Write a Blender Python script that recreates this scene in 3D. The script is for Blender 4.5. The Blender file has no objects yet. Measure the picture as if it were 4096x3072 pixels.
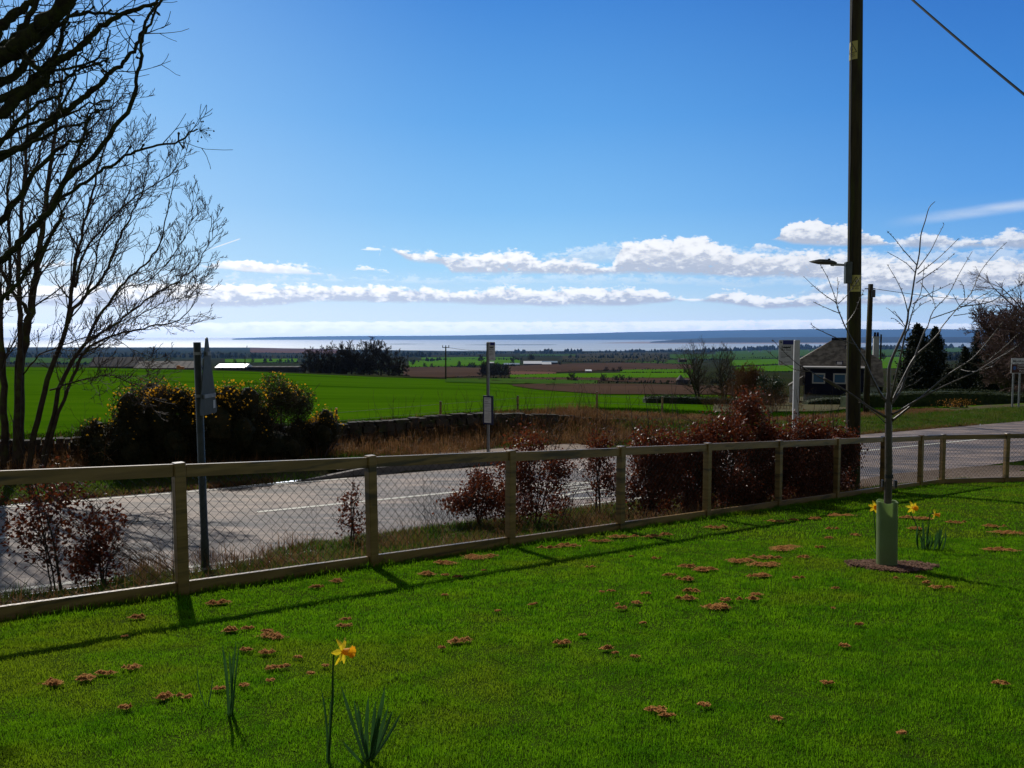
import bpy, math, random
import numpy as np
from mathutils import Vector, Matrix
random.seed(7); rng = np.random.default_rng(11)
R = math.radians
scn = bpy.context.scene
col = scn.collection

# ------------------------------------------------------------------ camera
F_PX, CX, CY, HOR = 3154.0, 2048.0, 1536.0, 1347.0     # photograph is 4096 x 3072
PITCH = math.atan((CY - HOR) / F_PX)
cam_d = bpy.data.cameras.new('camera'); cam = bpy.data.objects.new('camera', cam_d); col.objects.link(cam)
cam.location = (0, 0, 0); cam.rotation_euler = (R(90) - PITCH, 0, 0)
cam_d.sensor_width = 36; cam_d.lens = 36 * F_PX / 4096; cam_d.clip_start = 0.05; cam_d.clip_end = 200000
scn.camera = cam
# ------------------------------------------------------------------ sun, view
SUN_AZ, SUN_EL = -25.0, 38.0        # azimuth from +Y, negative to the left
sv = Vector((math.sin(R(SUN_AZ)) * math.cos(R(SUN_EL)), math.cos(R(SUN_AZ)) * math.cos(R(SUN_EL)), math.sin(R(SUN_EL))))
sun_d = bpy.data.lights.new('sun', 'SUN'); sun = bpy.data.objects.new('sun', sun_d); col.objects.link(sun)
sun_d.energy = 4.8; sun_d.angle = R(0.55); sun_d.color = (1, .95, .87)
sun.rotation_euler = sv.to_track_quat('Z', 'Y').to_euler()
scn.view_settings.view_transform = 'Standard'; scn.view_settings.look = 'None'
scn.view_settings.exposure = -0.35; scn.view_settings.gamma = 1.0
scn.render.engine = 'CYCLES'
scn.render.resolution_x, scn.render.resolution_y = 1024, 768
scn.cycles.max_bounces = 6; scn.cycles.transparent_max_bounces = 16; scn.cycles.volume_bounces = 0
scn.cycles.sample_clamp_indirect = 4.0

# ------------------------------------------------------------------ pixel <-> world helpers (4096 x 3072 pixels)
cp, sp_ = math.cos(PITCH), math.sin(PITCH)
def ray(x, y):
    u = (x - CX) / F_PX; v = (CY - y) / F_PX
    d = np.array([u, cp + v * sp_, -sp_ + v * cp]); return d / d[1]
def W(x, y, Y): return ray(x, y) * Y
def azel(x, y):
    d = ray(x, y); return math.degrees(math.atan2(d[0], d[1])), math.degrees(math.atan2(d[2], math.hypot(d[0], d[1])))

# ------------------------------------------------------------------ world: sky and clouds
class NT:
    def __init__(s, nt): s.nt = nt
    def n(s, t, **kw):
        nd = s.nt.nodes.new(t)
        for k, v in kw.items(): setattr(nd, k, v)
        return nd
    def link(s, a, b): s.nt.links.new(a, b)
    def val(s, sock, v):
        if hasattr(v, 'links') or hasattr(v, 'is_output'): s.link(v, sock)
        else: sock.default_value = v
    def m(s, op, a, b=None, c=None, clamp=False):
        nd = s.n('ShaderNodeMath', operation=op, use_clamp=clamp)
        s.val(nd.inputs[0], a)
        if b is not None: s.val(nd.inputs[1], b)
        if c is not None: s.val(nd.inputs[2], c)
        return nd.outputs[0]
    def ss(s, x, a, b):     # smoothstep of x between a and b
        nd = s.n('ShaderNodeMapRange', interpolation_type='SMOOTHSTEP')
        s.val(nd.inputs['Value'], x); s.val(nd.inputs['From Min'], a); s.val(nd.inputs['From Max'], b)
        return nd.outputs['Result']
    def noise(s, vec, scale, detail=4, rough=.5, lac=2.0, dist=0):
        nd = s.n('ShaderNodeTexNoise'); s.link(vec, nd.inputs['Vector'])
        nd.inputs['Scale'].default_value = scale; nd.inputs['Detail'].default_value = detail
        nd.inputs['Roughness'].default_value = rough; nd.inputs['Lacunarity'].default_value = lac
        nd.inputs['Distortion'].default_value = dist
        return nd.outputs['Fac']
    def mix(s, f, a, b):
        nd = s.n('ShaderNodeMix', data_type='RGBA'); s.val(nd.inputs[0], f)
        s.val(nd.inputs[6], a); s.val(nd.inputs[7], b); return nd.outputs[2]
    def curve(s, x, pts):
        nd = s.n('ShaderNodeFloatCurve'); c = nd.mapping.curves[0]; nd.mapping.use_clip = False
        while len(c.points) < len(pts): c.points.new(.5, .5)
        for q, (a, b) in zip(c.points, pts): q.location = (a, b); q.handle_type = 'AUTO_CLAMPED'
        nd.mapping.update(); s.val(nd.inputs['Value'], x); return nd.outputs[0]

world = bpy.data.worlds.new('World'); scn.world = world; world.use_nodes = True
wn = world.node_tree; wn.nodes.clear(); N = NT(wn)
out = N.n('ShaderNodeOutputWorld'); bg = N.n('ShaderNodeBackground'); bg.inputs[1].default_value = 0.10
N.link(bg.outputs[0], out.inputs[0])
sky = N.n('ShaderNodeTexSky', sky_type='NISHITA'); sky.sun_disc = False
sky.sun_elevation = R(SUN_EL); sky.sun_rotation = R(SUN_AZ); sky.altitude = 100
sky.air_density = 1.0; sky.dust_density = 0.6; sky.ozone_density = 1.5
tc = N.n('ShaderNodeTexCoord'); sep = N.n('ShaderNodeSeparateXYZ'); N.link(tc.outputs['Generated'], sep.inputs[0])
x_, y_, z_ = sep.outputs
azd = N.m('MULTIPLY', N.m('ARCTAN2', x_, y_), 57.29578)
eld = N.m('MULTIPLY', N.m('ARCSINE', z_), 57.29578)
comb = N.n('ShaderNodeCombineXYZ'); N.link(azd, comb.inputs[0]); N.link(N.m('MULTIPLY', eld, 1.9), comb.inputs[1])
P = comb.outputs[0]
comb2 = N.n('ShaderNodeCombineXYZ'); N.link(azd, comb2.inputs[0]); N.link(N.m('MULTIPLY', eld, 4.5), comb2.inputs[1])
P2 = comb2.outputs[0]
nbig = N.m('SUBTRACT', N.noise(P, .35, 3, .5), .5)
nmid = N.m('SUBTRACT', N.noise(P, .9, 7, .6), .5)
nfin = N.m('SUBTRACT', N.noise(P, 2.6, 6, .62), .5)
nstr = N.m('SUBTRACT', N.noise(P2, .30, 6, .55), .5)
u01 = N.m('DIVIDE', N.m('ADD', azd, 50), 100)
def cv(pts, sgn=1):             # pts in photograph pixels -> elevation curve over azimuth
    o = []
    for x, y in pts:
        a, e = azel(x, y); o.append(((a + 50) / 100, e / 20.0))
    o.sort(); return N.m('MULTIPLY', N.curve(u01, o), 20.0)
clouds = []
def band(top, bot, amp_t, amp_b, soft_t, soft_b, grey, gap=0.0, nb=None, dens=1.0):
    T, B = cv(top), cv(bot)
    Tn = N.m('ADD', T, N.m('ADD', N.m('MULTIPLY', nmid, amp_t * 1.5), N.m('MULTIPLY', nfin, amp_t * .9)))
    Bn = N.m('ADD', B, N.m('ADD', N.m('MULTIPLY', nstr, amp_b), N.m('MULTIPLY', nfin, amp_b * .4)))
    a = N.ss(N.m('SUBTRACT', Tn, eld), 0, soft_t); b = N.ss(N.m('SUBTRACT', eld, Bn), 0, soft_b)
    d = N.m('MULTIPLY', a, b)
    th = N.m('MAXIMUM', N.m('SUBTRACT', T, B), .05)
    h = N.m('DIVIDE', N.m('SUBTRACT', eld, B), th)
    wid = N.ss(N.m('SUBTRACT', Tn, Bn), 0, .25)
    d = N.m('MULTIPLY', d, wid)
    er = N.ss(N.m('ADD', N.m('ADD', nmid, N.m('MULTIPLY', nfin, .8)), N.m('MULTIPLY', h, .25)), -.22, -.04)
    d = N.m('MULTIPLY', d, N.m('ADD', N.m('MULTIPLY', er, .75), .25))
    if gap: d = N.m('MULTIPLY', d, N.ss(N.m('ADD', nbig, nstr), -gap, -gap + .18))
    if dens != 1: d = N.m('MULTIPLY', d, dens)
    lit = N.ss(N.m('ADD', h, N.m('ADD', N.m('MULTIPLY', nmid, 2.2), N.m('MULTIPLY', nfin, .75))), .24, .84)
    lit = N.m('ADD', N.m('MULTIPLY', lit, min(1, grey * 2.1)), max(0, 1 - grey * 2.1))
    clouds.append((d, lit))
# low bank on the horizon
band([(-900,1290),(0,1290),(700,1290),(1200,1283),(2000,1284),(2500,1284),(2800,1280),(3300,1275),(3700,1290),(4096,1290),(5000,1290)],
     [(-900,1346),(700,1346),(2000,1341),(3000,1345),(4096,1350),(5000,1350)], .25, .05, .12, .3, .18, dens=.8)
# long flat bank
band([(-900,1150),(0,1140),(780,1128),(1100,1136),(1500,1140),(1900,1158),(2020,1140),(2150,1155),(2300,1146),(2600,1155),(2780,1192),(2900,1160),(3120,1190),(3300,1165),(3500,1172),(3900,1180),(4096,1186),(5000,1170)],
     [(-900,1230),(0,1228),(780,1238),(1100,1228),(1400,1214),(1900,1222),(2330,1232),(2700,1216),(2800,1214),(3080,1240),(3300,1232),(3600,1225),(4096,1225),(5000,1235)], .9, .6, .26, .30, .45)
# main cumulus bank
band([(-900,1060),(0,1050),(830,1042),(1060,1042),(1240,1060),(1330,1108),(1420,1112),(1500,1110),(1530,986),(1680,1002),(1860,1012),(2090,996),(2160,1030),(2330,1035),(2440,1060),(2500,955),(2580,955),(2800,938),(2880,975),(2960,1005),(3110,1012),(3230,1000),(3330,1010),(3480,1015),(3560,1030),(3700,1040),(4096,1030),(5000,1000)],
     [(-900,1080),(0,1085),(830,1050),(1000,1100),(1240,1082),(1330,1108),(1420,1085),(1500,1108),(1530,992),(1640,1050),(1780,1062),(1800,1098),(2240,1104),(2760,1106),(2960,1120),(3200,1118),(3480,1140),(3700,1130),(4096,1140),(5000,1150)], 1.0, .55, .32, .36, .42)
band([(3060,960),(3110,940),(3140,905),(3230,878),(3330,892),(3400,905),(3480,930),(3560,968),(3590,985)], [(3060,960),(3110,968),(3200,985),(3400,992),(3590,985)], .8, .3, .16, .3, .40)
band([(2990,1000),(3040,975),(3100,980),(3150,1000)], [(2990,1000),(3060,1000),(3150,1000)], .5, .3, .16, .2, .3, dens=.7)
band([(3540,985),(3600,950),(3720,928),(3850,950),(3950,945),(4050,912),(4300,900),(5000,890)], [(3540,985),(3650,1000),(3900,1005),(4100,1010),(5000,1030)], .8, .5, .3, .4, .42, dens=.9)
band([(780,1060),(900,1040),(1130,1052),(1300,1092),(1340,1105)], [(780,1066),(900,1085),(1130,1100),(1300,1104),(1340,1106)], .7, .5, .2, .2, .2, dens=.8)
band([(1380,1095),(1460,1062),(1520,1075),(1580,1100)], [(1380,1096),(1460,1084),(1580,1101)], .9, .6, .15, .15, .15, dens=.8)
band([(1430,1000),(1470,988),(1510,992),(1530,1000)], [(1430,1001),(1480,1003),(1530,1001)], .5, .3, .1, .1, .1, dens=.8)
band([(700,1100),(1500,1105),(2300,1090),(2900,1100),(3400,1090)], [(700,1135),(1500,1138),(2300,1145),(2900,1150),(3400,1160)], 1.6, 1.4, .5, .5, .1, dens=.28)
band([(2200,1010),(2500,960),(3000,985),(3500,990),(4096,980),(5000,980)], [(2200,1060),(2600,1060),(3000,1080),(3500,1100),(4096,1100),(5000,1100)], 1.5, 1.2, .5, .6, .3, dens=.45)
# soft thin cloud on the right
band([(2600,1250),(3000,1225),(3300,1120),(3480,1060),(3700,1040),(4096,1050),(5000,1050)],
     [(2600,1250),(3000,1225),(3300,1180),(3480,1190),(3700,1180),(4096,1170),(5000,1170)], 1.2, 1.0, .5, .6, .45, dens=.9)
skc = sky.outputs[0]
# measured sky colours of the visible part (display sRGB at a few elevations, left and right of the view)
def lin(c3): return tuple((((q / 255 + .055) / 1.055) ** 2.4 if q > 10 else q / 3294) / (.1 * 2 ** -.35) for q in c3) + (1,)
def ramp(stops):
    nd = N.n('ShaderNodeValToRGB'); N.link(N.m('DIVIDE', eld, 40.0), nd.inputs[0]); el = nd.color_ramp.elements
    while len(el) < len(stops): el.new(.5)
    for e, (x, c_) in zip(el, stops): e.position = x / 40.0; k_ = lin(c_); e.color = tuple(q / 14 for q in k_[:3]) + (1,)
    sc = N.n('ShaderNodeVectorMath', operation='SCALE'); N.link(nd.outputs[0], sc.inputs[0]); sc.inputs[3].default_value = 14; return sc.outputs[0]
left = ramp([(0,(244,247,250)),(2,(232,243,250)),(5,(196,226,250)),(9,(172,212,248)),(15,(146,196,244)),(23,(118,172,234)),(38,(80,135,205))])
mid_ = ramp([(0,(226,236,243)),(2,(205,228,243)),(5,(160,212,247)),(9,(128,190,242)),(15,(96,165,232)),(23,(66,134,214)),(38,(48,105,185))])
right = ramp([(0,(190,208,230)),(2,(165,198,228)),(5,(116,176,232)),(9,(86,154,226)),(15,(62,132,212)),(23,(42,104,190)),(38,(32,80,160))])
lm = N.mix(N.ss(azd, -38, 2), left, mid_); vis = N.mix(N.ss(azd, -2, 38), lm, right)
hs = N.n('ShaderNodeHueSaturation'); hs.inputs['Saturation'].default_value = .38; hs.inputs['Value'].default_value = .58; N.link(skc, hs.inputs['Color'])
front = N.m('MULTIPLY', N.ss(eld, 42, 25), N.ss(N.m('ABSOLUTE', azd), 75, 45))
c = N.mix(front, hs.outputs[0], vis)
BRI = (12.0, 12.0, 12.0, 1); GRY = (5.2, 5.9, 7.2, 1)
sunny = N.ss(azd, 35, -35)
bri = N.mix(sunny, (11.4, 11.6, 12.0, 1), (15.5, 15.3, 15.0, 1)); gry = N.mix(sunny, (4.6, 5.3, 6.9, 1), (7.0, 7.7, 9.2, 1))
for d, lit in clouds[::-1] if False else clouds:
    cc = N.mix(lit, gry, bri); c = N.mix(N.m('MULTIPLY', d, .96), c, cc)
# condensation trails
def trail(x0, y0, x1, y1, wd, st):
    global c
    a0, e0 = azel(x0, y0); a1, e1 = azel(x1, y1)
    sl = (e1 - e0) / (a1 - a0)
    line = N.m('ADD', N.m('MULTIPLY', N.m('SUBTRACT', azd, a0), sl), e0)
    dd = N.m('ABSOLUTE', N.m('SUBTRACT', eld, line))
    f = N.m('MULTIPLY', N.ss(dd, wd, 0), N.m('MULTIPLY', N.ss(azd, a0, a0 + (a1 - a0) * .5), N.ss(azd, a1 + .15, a1)))
    f = N.m('MULTIPLY', f, N.m('ADD', N.m('MULTIPLY', nstr, .8), st)); c = N.mix(f, c, BRI)
trail(815, 1005, 955, 957, .06, .95)
trail(3500, 900, 4400, 775, .5, .38)
# the haze box dims the lowest degrees of sky: the sky beyond it is correspondingly brighter
tan_e = N.m('MAXIMUM', N.m('TANGENT', N.m('MULTIPLY', N.m('MAXIMUM', eld, .05), .0174533)), .0005)
plen = N.m('MINIMUM', N.m('DIVIDE', 470.0, tan_e), 38000.0)
comp_ = N.m('ADD', 1.0, N.m('MULTIPLY', N.m('SUBTRACT', N.m('EXPONENT', N.m('MULTIPLY', plen, 2.5e-5)), 1.0), .62))
sc_ = N.n('ShaderNodeVectorMath', operation='SCALE'); N.link(c, sc_.inputs[0]); N.link(comp_, sc_.inputs[3]); c = sc_.outputs[0]
N.link(c, bg.inputs[0])

# ------------------------------------------------------------------ mesh helpers
class MB:
    def __init__(s): s.v = []; s.f = []; s.n = 0
    def add(s, vs, fs):
        o = s.n; s.v.extend([tuple(map(float, q)) for q in vs]); s.n += len(vs); s.f.extend([tuple(i + o for i in q) for q in fs])
    def box(s, c, d, rot=None):
        x, y, z = d[0] / 2, d[1] / 2, d[2] / 2
        vs = [Vector(q) for q in ((-x,-y,-z),(x,-y,-z),(x,y,-z),(-x,y,-z),(-x,-y,z),(x,-y,z),(x,y,z),(-x,y,z))]
        if rot is not None: vs = [rot @ q for q in vs]
        s.add([q + Vector(c) for q in vs], [(0,3,2,1),(4,5,6,7),(0,1,5,4),(1,2,6,5),(2,3,7,6),(3,0,4,7)])
    def bev(s, c, d, b, rot=None):          # box with all vertical and top edges chamfered
        x, y, z = d[0] / 2, d[1] / 2, d[2] / 2
        def ring(q, zz): return [(-x+q,-y,zz),(x-q,-y,zz),(x,-y+q,zz),(x,y-q,zz),(x-q,y,zz),(-x+q,y,zz),(-x,y-q,zz),(-x,-y+q,zz)]
        vs = ring(b, -z) + ring(b, z - b) + [(px * (x - b) / x, py * (y - b) / y, z) for px, py, _ in ring(b, z)]
        vs = [Vector(q) for q in vs]
        if rot is not None: vs = [rot @ q for q in vs]
        fs = [tuple(range(7, -1, -1)), tuple(range(16, 24))]
        for k in (0, 8):
            for i in range(8): j = (i + 1) % 8; fs.append((k + i, k + j, k + 8 + j, k + 8 + i))
        s.add([q + Vector(c) for q in vs], fs)
    def tube(s, pts, rad, sides=6, cap=True):
        pts = [Vector(q) for q in pts]; n = len(pts)
        if not hasattr(rad, '__len__'): rad = [rad] * n
        vs = []; up = Vector((0.13, 0.31, 0.94)); prev = None
        for i, p in enumerate(pts):
            t = (pts[min(i + 1, n - 1)] - pts[max(i - 1, 0)]);
            if t.length < 1e-9: t = Vector((0, 0, 1))
            t.normalize()
            if prev is None:
                a = t.cross(up)
                if a.length < .1: a = t.cross(Vector((1, 0, 0)))
            else: a = prev - t * prev.dot(t)
            a.normalize(); prev = a; b = t.cross(a)
            for k in range(sides):
                th = 2 * math.pi * k / sides; vs.append(p + (a * math.cos(th) + b * math.sin(th)) * rad[i])
        fs = []
        for i in range(n - 1):
            for k in range(sides):
                k2 = (k + 1) % sides; fs.append((i*sides+k, i*sides+k2, (i+1)*sides+k2, (i+1)*sides+k))
        if cap: fs.append(tuple(range(sides - 1, -1, -1))); fs.append(tuple((n-1)*sides + k for k in range(sides)))
        s.add(vs, fs)
    def quad(s, a, b, c, d): s.add([a, b, c, d], [(0, 1, 2, 3)])
    def build(s, name, m, parent=None, smooth=False):
        me = bpy.data.meshes.new(name)
        o = parent_loc(parent)
        v = [(a - o[0], b - o[1], c - o[2]) for a, b, c in s.v]
        me.from_pydata(v, [], s.f); me.update()
        if m is not None: me.materials.append(m)
        if smooth: me.polygons.foreach_set('use_smooth', [True] * len(me.polygons))
        ob = bpy.data.objects.new(name, me); col.objects.link(ob)
        if parent is not None: ob.parent = parent
        return ob
def parent_loc(p):
    o = Vector((0, 0, 0))
    while p is not None: o = o + p.location; p = p.parent
    return o
def npmesh(name, V, Fc, m, nper, parent=None):
    """V (n,3) float array; Fc (k,nper) int array, fast mesh build"""
    me = bpy.data.meshes.new(name); V = np.asarray(V, dtype=np.float32); Fc = np.asarray(Fc, dtype=np.int32)
    o = parent_loc(parent); V = V - np.array([o[0], o[1], o[2]], dtype=np.float32)
    me.vertices.add(len(V)); me.vertices.foreach_set('co', V.ravel())
    me.loops.add(Fc.size); me.loops.foreach_set('vertex_index', Fc.ravel())
    me.polygons.add(len(Fc)); me.polygons.foreach_set('loop_start', np.arange(0, Fc.size, nper, dtype=np.int32))
    me.polygons.foreach_set('loop_total', np.full(len(Fc), nper, dtype=np.int32))
    me.update(calc_edges=True); me.materials.append(m)
    ob = bpy.data.objects.new(name, me); col.objects.link(ob)
    if parent is not None: ob.parent = parent
    return ob
def tag(o, label=None, cat=None, group=None, kind=None):
    if label: o['label'] = label
    if cat: o['category'] = cat
    if group: o['group'] = group
    if kind: o['kind'] = kind
    return o
def empty(name, loc, label, cat, group=None):
    o = bpy.data.objects.new(name, None); col.objects.link(o); o.location = tuple(map(float, loc)); o.empty_display_size = .2
    return tag(o, label, cat, group)
def copy_thing(root, loc, rz=0, sc=1.0, label=None, cat=None, group=None):
    r = root.copy(); col.objects.link(r); r.location = tuple(map(float, loc)); r.rotation_euler = (0, 0, rz); r.scale = (sc, sc, sc)
    tag(r, label, cat, group)
    for ch in list(root.children):
        c_ = ch.copy(); col.objects.link(c_); c_.parent = r
        for g in ch.children:
            d = g.copy(); col.objects.link(d); d.parent = c_
    return r

# ------------------------------------------------------------------ materials
def mat(name, c1, c2=None, scale=4.0, rough=.85, bump=0.0, bscale=None, spec=.3, metal=0.0, trans=0.0, tcol=None, detail=6, stretch=None, lo=.35, hi=.65, c3=None, s3=1.0, rotz=0):
    m = bpy.data.materials.new(name); m.use_nodes = True; nt = m.node_tree; nt.nodes.clear(); n = NT(nt)
    o = n.n('ShaderNodeOutputMaterial'); b = n.n('ShaderNodeBsdfPrincipled')
    b.inputs['Roughness'].default_value = rough; b.inputs['Metallic'].default_value = metal
    b.inputs['Specular IOR Level'].default_value = spec
    tcn = n.n('ShaderNodeTexCoord'); vec = tcn.outputs['Object']
    if stretch:
        mp = n.n('ShaderNodeMapping'); mp.inputs['Scale'].default_value = stretch; mp.inputs['Rotation'].default_value = (0, 0, R(rotz)); n.link(vec, mp.inputs[0]); vec = mp.outputs[0]
    c1 = (*c1, 1); colr = None
    if c2:
        fac = n.ss(n.noise(vec, scale, detail, .6), lo, hi); colr = n.mix(fac, c1, (*c2, 1))
        if c3: colr = n.mix(n.ss(n.noise(vec, s3, 5, .6), .5, .68), colr, (*c3, 1))
        n.link(colr, b.inputs['Base Color'])
    else: b.inputs['Base Color'].default_value = c1
    if bump:
        bp = n.n('ShaderNodeBump'); bp.inputs['Strength'].default_value = 1.0; bp.inputs['Distance'].default_value = bump
        n.link(n.noise(vec, bscale or scale * 4, 6, .65), bp.inputs['Height']); n.link(bp.outputs[0], b.inputs['Normal'])
    if trans:
        t = n.n('ShaderNodeBsdfTranslucent'); mx = n.n('ShaderNodeMixShader'); mx.inputs[0].default_value = trans
        if tcol: t.inputs[0].default_value = (*tcol, 1)
        elif colr is not None: n.link(colr, t.inputs[0])
        else: t.inputs[0].default_value = c1
        n.link(b.outputs[0], mx.inputs[1]); n.link(t.outputs[0], mx.inputs[2]); n.link(mx.outputs[0], o.inputs[0])
    else: n.link(b.outputs[0], o.inputs[0])
    return m
M = {}
M['soil'] = mat('soil', (.036,.070,.006), (.030,.045,.008), 9, 1, .01, 60, 0)
M['verge'] = mat('verge', (.075,.080,.022), (.085,.058,.028), 2.5, .95, .02, 30, .1)
M['asphalt'] = mat('asphalt', (.050,.039,.033), (.310,.222,.165), 2.6, .60, .028, 60, .5, detail=15, stretch=(.30,1.2,1), lo=.32, hi=.66, c3=(.060,.050,.048), s3=.8, rotz=-32)
M['kerb'] = mat('kerb', (.16,.15,.14), (.22,.20,.19), 6, .85, .004, 80)
M['platform'] = mat('platform', (.26,.20,.15), (.20,.15,.12), 4, .9, .004, 80)
M['paint'] = mat('road_paint', (.62,.60,.52), (.34,.32,.28), 14, .7, .002, 60, lo=.45, hi=.75)
M['gravel'] = mat('gravel', (.14,.10,.075), (.20,.155,.12), 8, .95, .02, 60, .1)
M['grass'] = mat('grass_blade', (.075,.215,.003), (.145,.315,.005), 5.0, .55, 0, None, .06, trans=.66, c3=(.175,.265,.008), s3=.9)
M['grass2'] = mat('verge_grass_blade', (.055,.13,.006), (.11,.13,.018), 1.3, .6, 0, None, .15, trans=.5)
M['dry'] = mat('dry_grass', (.150,.068,.026), (.26,.14,.055), 2.0, .7, 0, None, .25, trans=.4)
M['thatch'] = mat('brown_thatch', (.36,.145,.040), (.60,.31,.10), 60, .9, 0, None, .1, trans=.15)
M['mulch'] = mat('bark_mulch', (.12,.06,.035), (.20,.11,.07), 30, .9, .01, 80, .2)
M['timber'] = mat('fence_timber', (.185,.108,.026), (.285,.175,.052), 3, .38, .0015, 60, .7, stretch=(.6,.6,6), c3=(.055,.035,.015), s3=2.2)
M['wire'] = mat('wire_mesh', (.008,.012,.010), None, rough=.45, spec=.22)
M['galv'] = mat('galvanised', (.20,.21,.21), (.28,.29,.29), 12, .5, 0, None, .5, metal=.3)
M['signback'] = mat('sign_back', (.036,.046,.038), (.055,.065,.055), 10, .5, 0, None, .4, metal=.2)
M['dark'] = mat('dark_metal', (.03,.03,.032), None, rough=.5)
M['white'] = mat('white_panel', (.60,.60,.60), (.52,.52,.52), 6, .5)
M['blue'] = mat('blue_panel', (.012,.018,.16), None, rough=.4)
M['navy'] = mat('navy_frame', (.015,.018,.06), None, rough=.4)
M['black'] = mat('black_ink', (.01,.01,.01), None, rough=.6)
M['grey_ink'] = mat('grey_ink', (.18,.18,.18), None, rough=.6)
M['yellow'] = mat('yellow_plate', (.52,.44,.10), (.42,.36,.10), 8, .5)
M['red_ink'] = mat('red_ink', (.35,.04,.03), None, rough=.6)
M['pole'] = mat('creosoted_pole', (.026,.020,.011), (.046,.038,.014), 5, .85, .004, 40, .2, stretch=(3,3,.4), c3=(.050,.058,.010), s3=1.5)
M['bark'] = mat('bark', (.038,.026,.018), (.065,.048,.032), 8, .9, .004, 60, .15, c3=(.07,.085,.02), s3=3)
M['mossbark'] = mat('mossy_bark', (.025,.020,.014), (.045,.050,.014), 14, .95, .012, 70, .1)
M['twig'] = mat('twig', (.055,.040,.030), (.080,.060,.045), 10, .8, 0, None, .2)
M['cherry'] = mat('young_bark', (.050,.038,.028), (.085,.064,.046), 14, .42, .001, 90, .5)
M['beech'] = mat('beech_leaf', (.105,.020,.007), (.20,.052,.017), 12, .42, 0, None, .35, trans=.38)
M['gorse'] = mat('gorse_needle', (.018,.024,.008), (.045,.036,.012), 5, .7, 0, None, .2, trans=.2)
M['gorsefl'] = mat('gorse_flower', (.70,.34,.015), (.85,.46,.02), 20, .6, 0, None, .2, trans=.4)
M['wallstone'] = mat('wall_stone', (.030,.025,.020), (.070,.060,.050), 3, .9, .02, 25, .2, c3=(.05,.06,.02), s3=4)
M['leafgreen'] = mat('daffodil_leaf', (.030,.085,.022), (.045,.115,.030), 9, .4, 0, None, .4, trans=.35)
M['petal'] = mat('petal', (.85,.60,.015), (.90,.68,.03), 30, .5, 0, None, .3, trans=.5)
M['corona'] = mat('corona', (.85,.36,.01), (.90,.45,.01), 30, .5, 0, None, .3, trans=.5)
M['guard'] = mat('tree_guard', (.36,.46,.22), (.40,.50,.25), 6, .5, 0, None, .4, trans=.62)
M['slate'] = mat('roof_slate', (.085,.072,.058), (.22,.19,.155), 2.5, .8, .01, 12, .3)
M['harl'] = mat('white_harl', (.50,.50,.50), (.42,.42,.42), 2, .9, .004, 30)
M['cladding'] = mat('dark_cladding', (.012,.012,.026), None, rough=.8, spec=.1)
M['glass'] = mat('window_glass', (.02,.09,.20), None, rough=.12, spec=.8)
M['frame'] = mat('window_frame', (.42,.40,.40), None, rough=.5)
M['hedge'] = mat('hedge_leaf', (.018,.032,.008), (.040,.055,.012), 6, .7, 0, None, .2, trans=.15)
M['conifer'] = mat('conifer_leaf', (.010,.018,.008), (.022,.026,.010), 2, .8, 0, None, .2, trans=.08)
M['evergreen'] = mat('evergreen_leaf', (.018,.040,.012), (.030,.060,.020), 6, .5, 0, None, .35, trans=.15)
M['fartwig'] = mat('far_twig', (.045,.038,.034), (.065,.055,.048), 1, .9, 0, None, .1)
M['fargreen'] = mat('far_foliage', (.018,.030,.016), (.035,.040,.020), .2, .9, 0, None, .1)
M['roofgrey'] = mat('fibre_cement_roof', (.10,.09,.085), (.15,.135,.125), .6, .8, .01, 3)
M['roofwhite'] = mat('pale_sheet_roof', (.70,.70,.70), (.60,.60,.60), 1, .35)
M['barnwall'] = mat('barn_wall', (.035,.033,.035), (.055,.05,.05), .8, .9)
M['orange'] = mat('orange_door', (.55,.20,.02), None, rough=.6)
M['bluebarn'] = mat('blue_barn', (.06,.13,.20), None, rough=.6)
M['terrain'] = mat('terrain', (.020,.030,.010), (.036,.030,.017), .004, .95, 0, None, .0, c3=(.018,.030,.009), s3=.012)
M['crop'] = mat('young_crop', (.040,.112,.002), (.054,.130,.003), .35, 1.0, .06, 3, 0.0, c3=(.020,.068,.002), s3=.05, stretch=(.35,1.6,1))
M['fgreen'] = mat('pasture', (.055,.150,.004), (.070,.170,.008), .01, 1, 0, None, 0)
M['fgreen2'] = mat('dull_pasture', (.034,.088,.012), (.052,.098,.016), .02, 1, 0, None, 0)
M['plough'] = mat('ploughed_soil', (.060,.038,.028), (.082,.052,.038), .02, 1, 0, None, 0)
M['plough2'] = mat('red_soil', (.150,.080,.060), (.115,.066,.048), .02, 1, 0, None, 0)
M['scrub'] = mat('scrub', (.036,.036,.017), (.060,.050,.026), .02, 1, 0, None, 0)
M['sand'] = mat('wet_sand', (.36,.25,.20), (.28,.20,.17), .001, .8, 0, None, .3)
M['hill'] = mat('far_hill', (.022,.050,.050), (.040,.072,.058), .0004, .95, 0, None, .1, c3=(.035,.05,.035), s3=.0008)
M['forest'] = mat('pine_forest', (.018,.026,.020), (.028,.034,.024), .002, .95, 0, None, .1)
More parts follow.
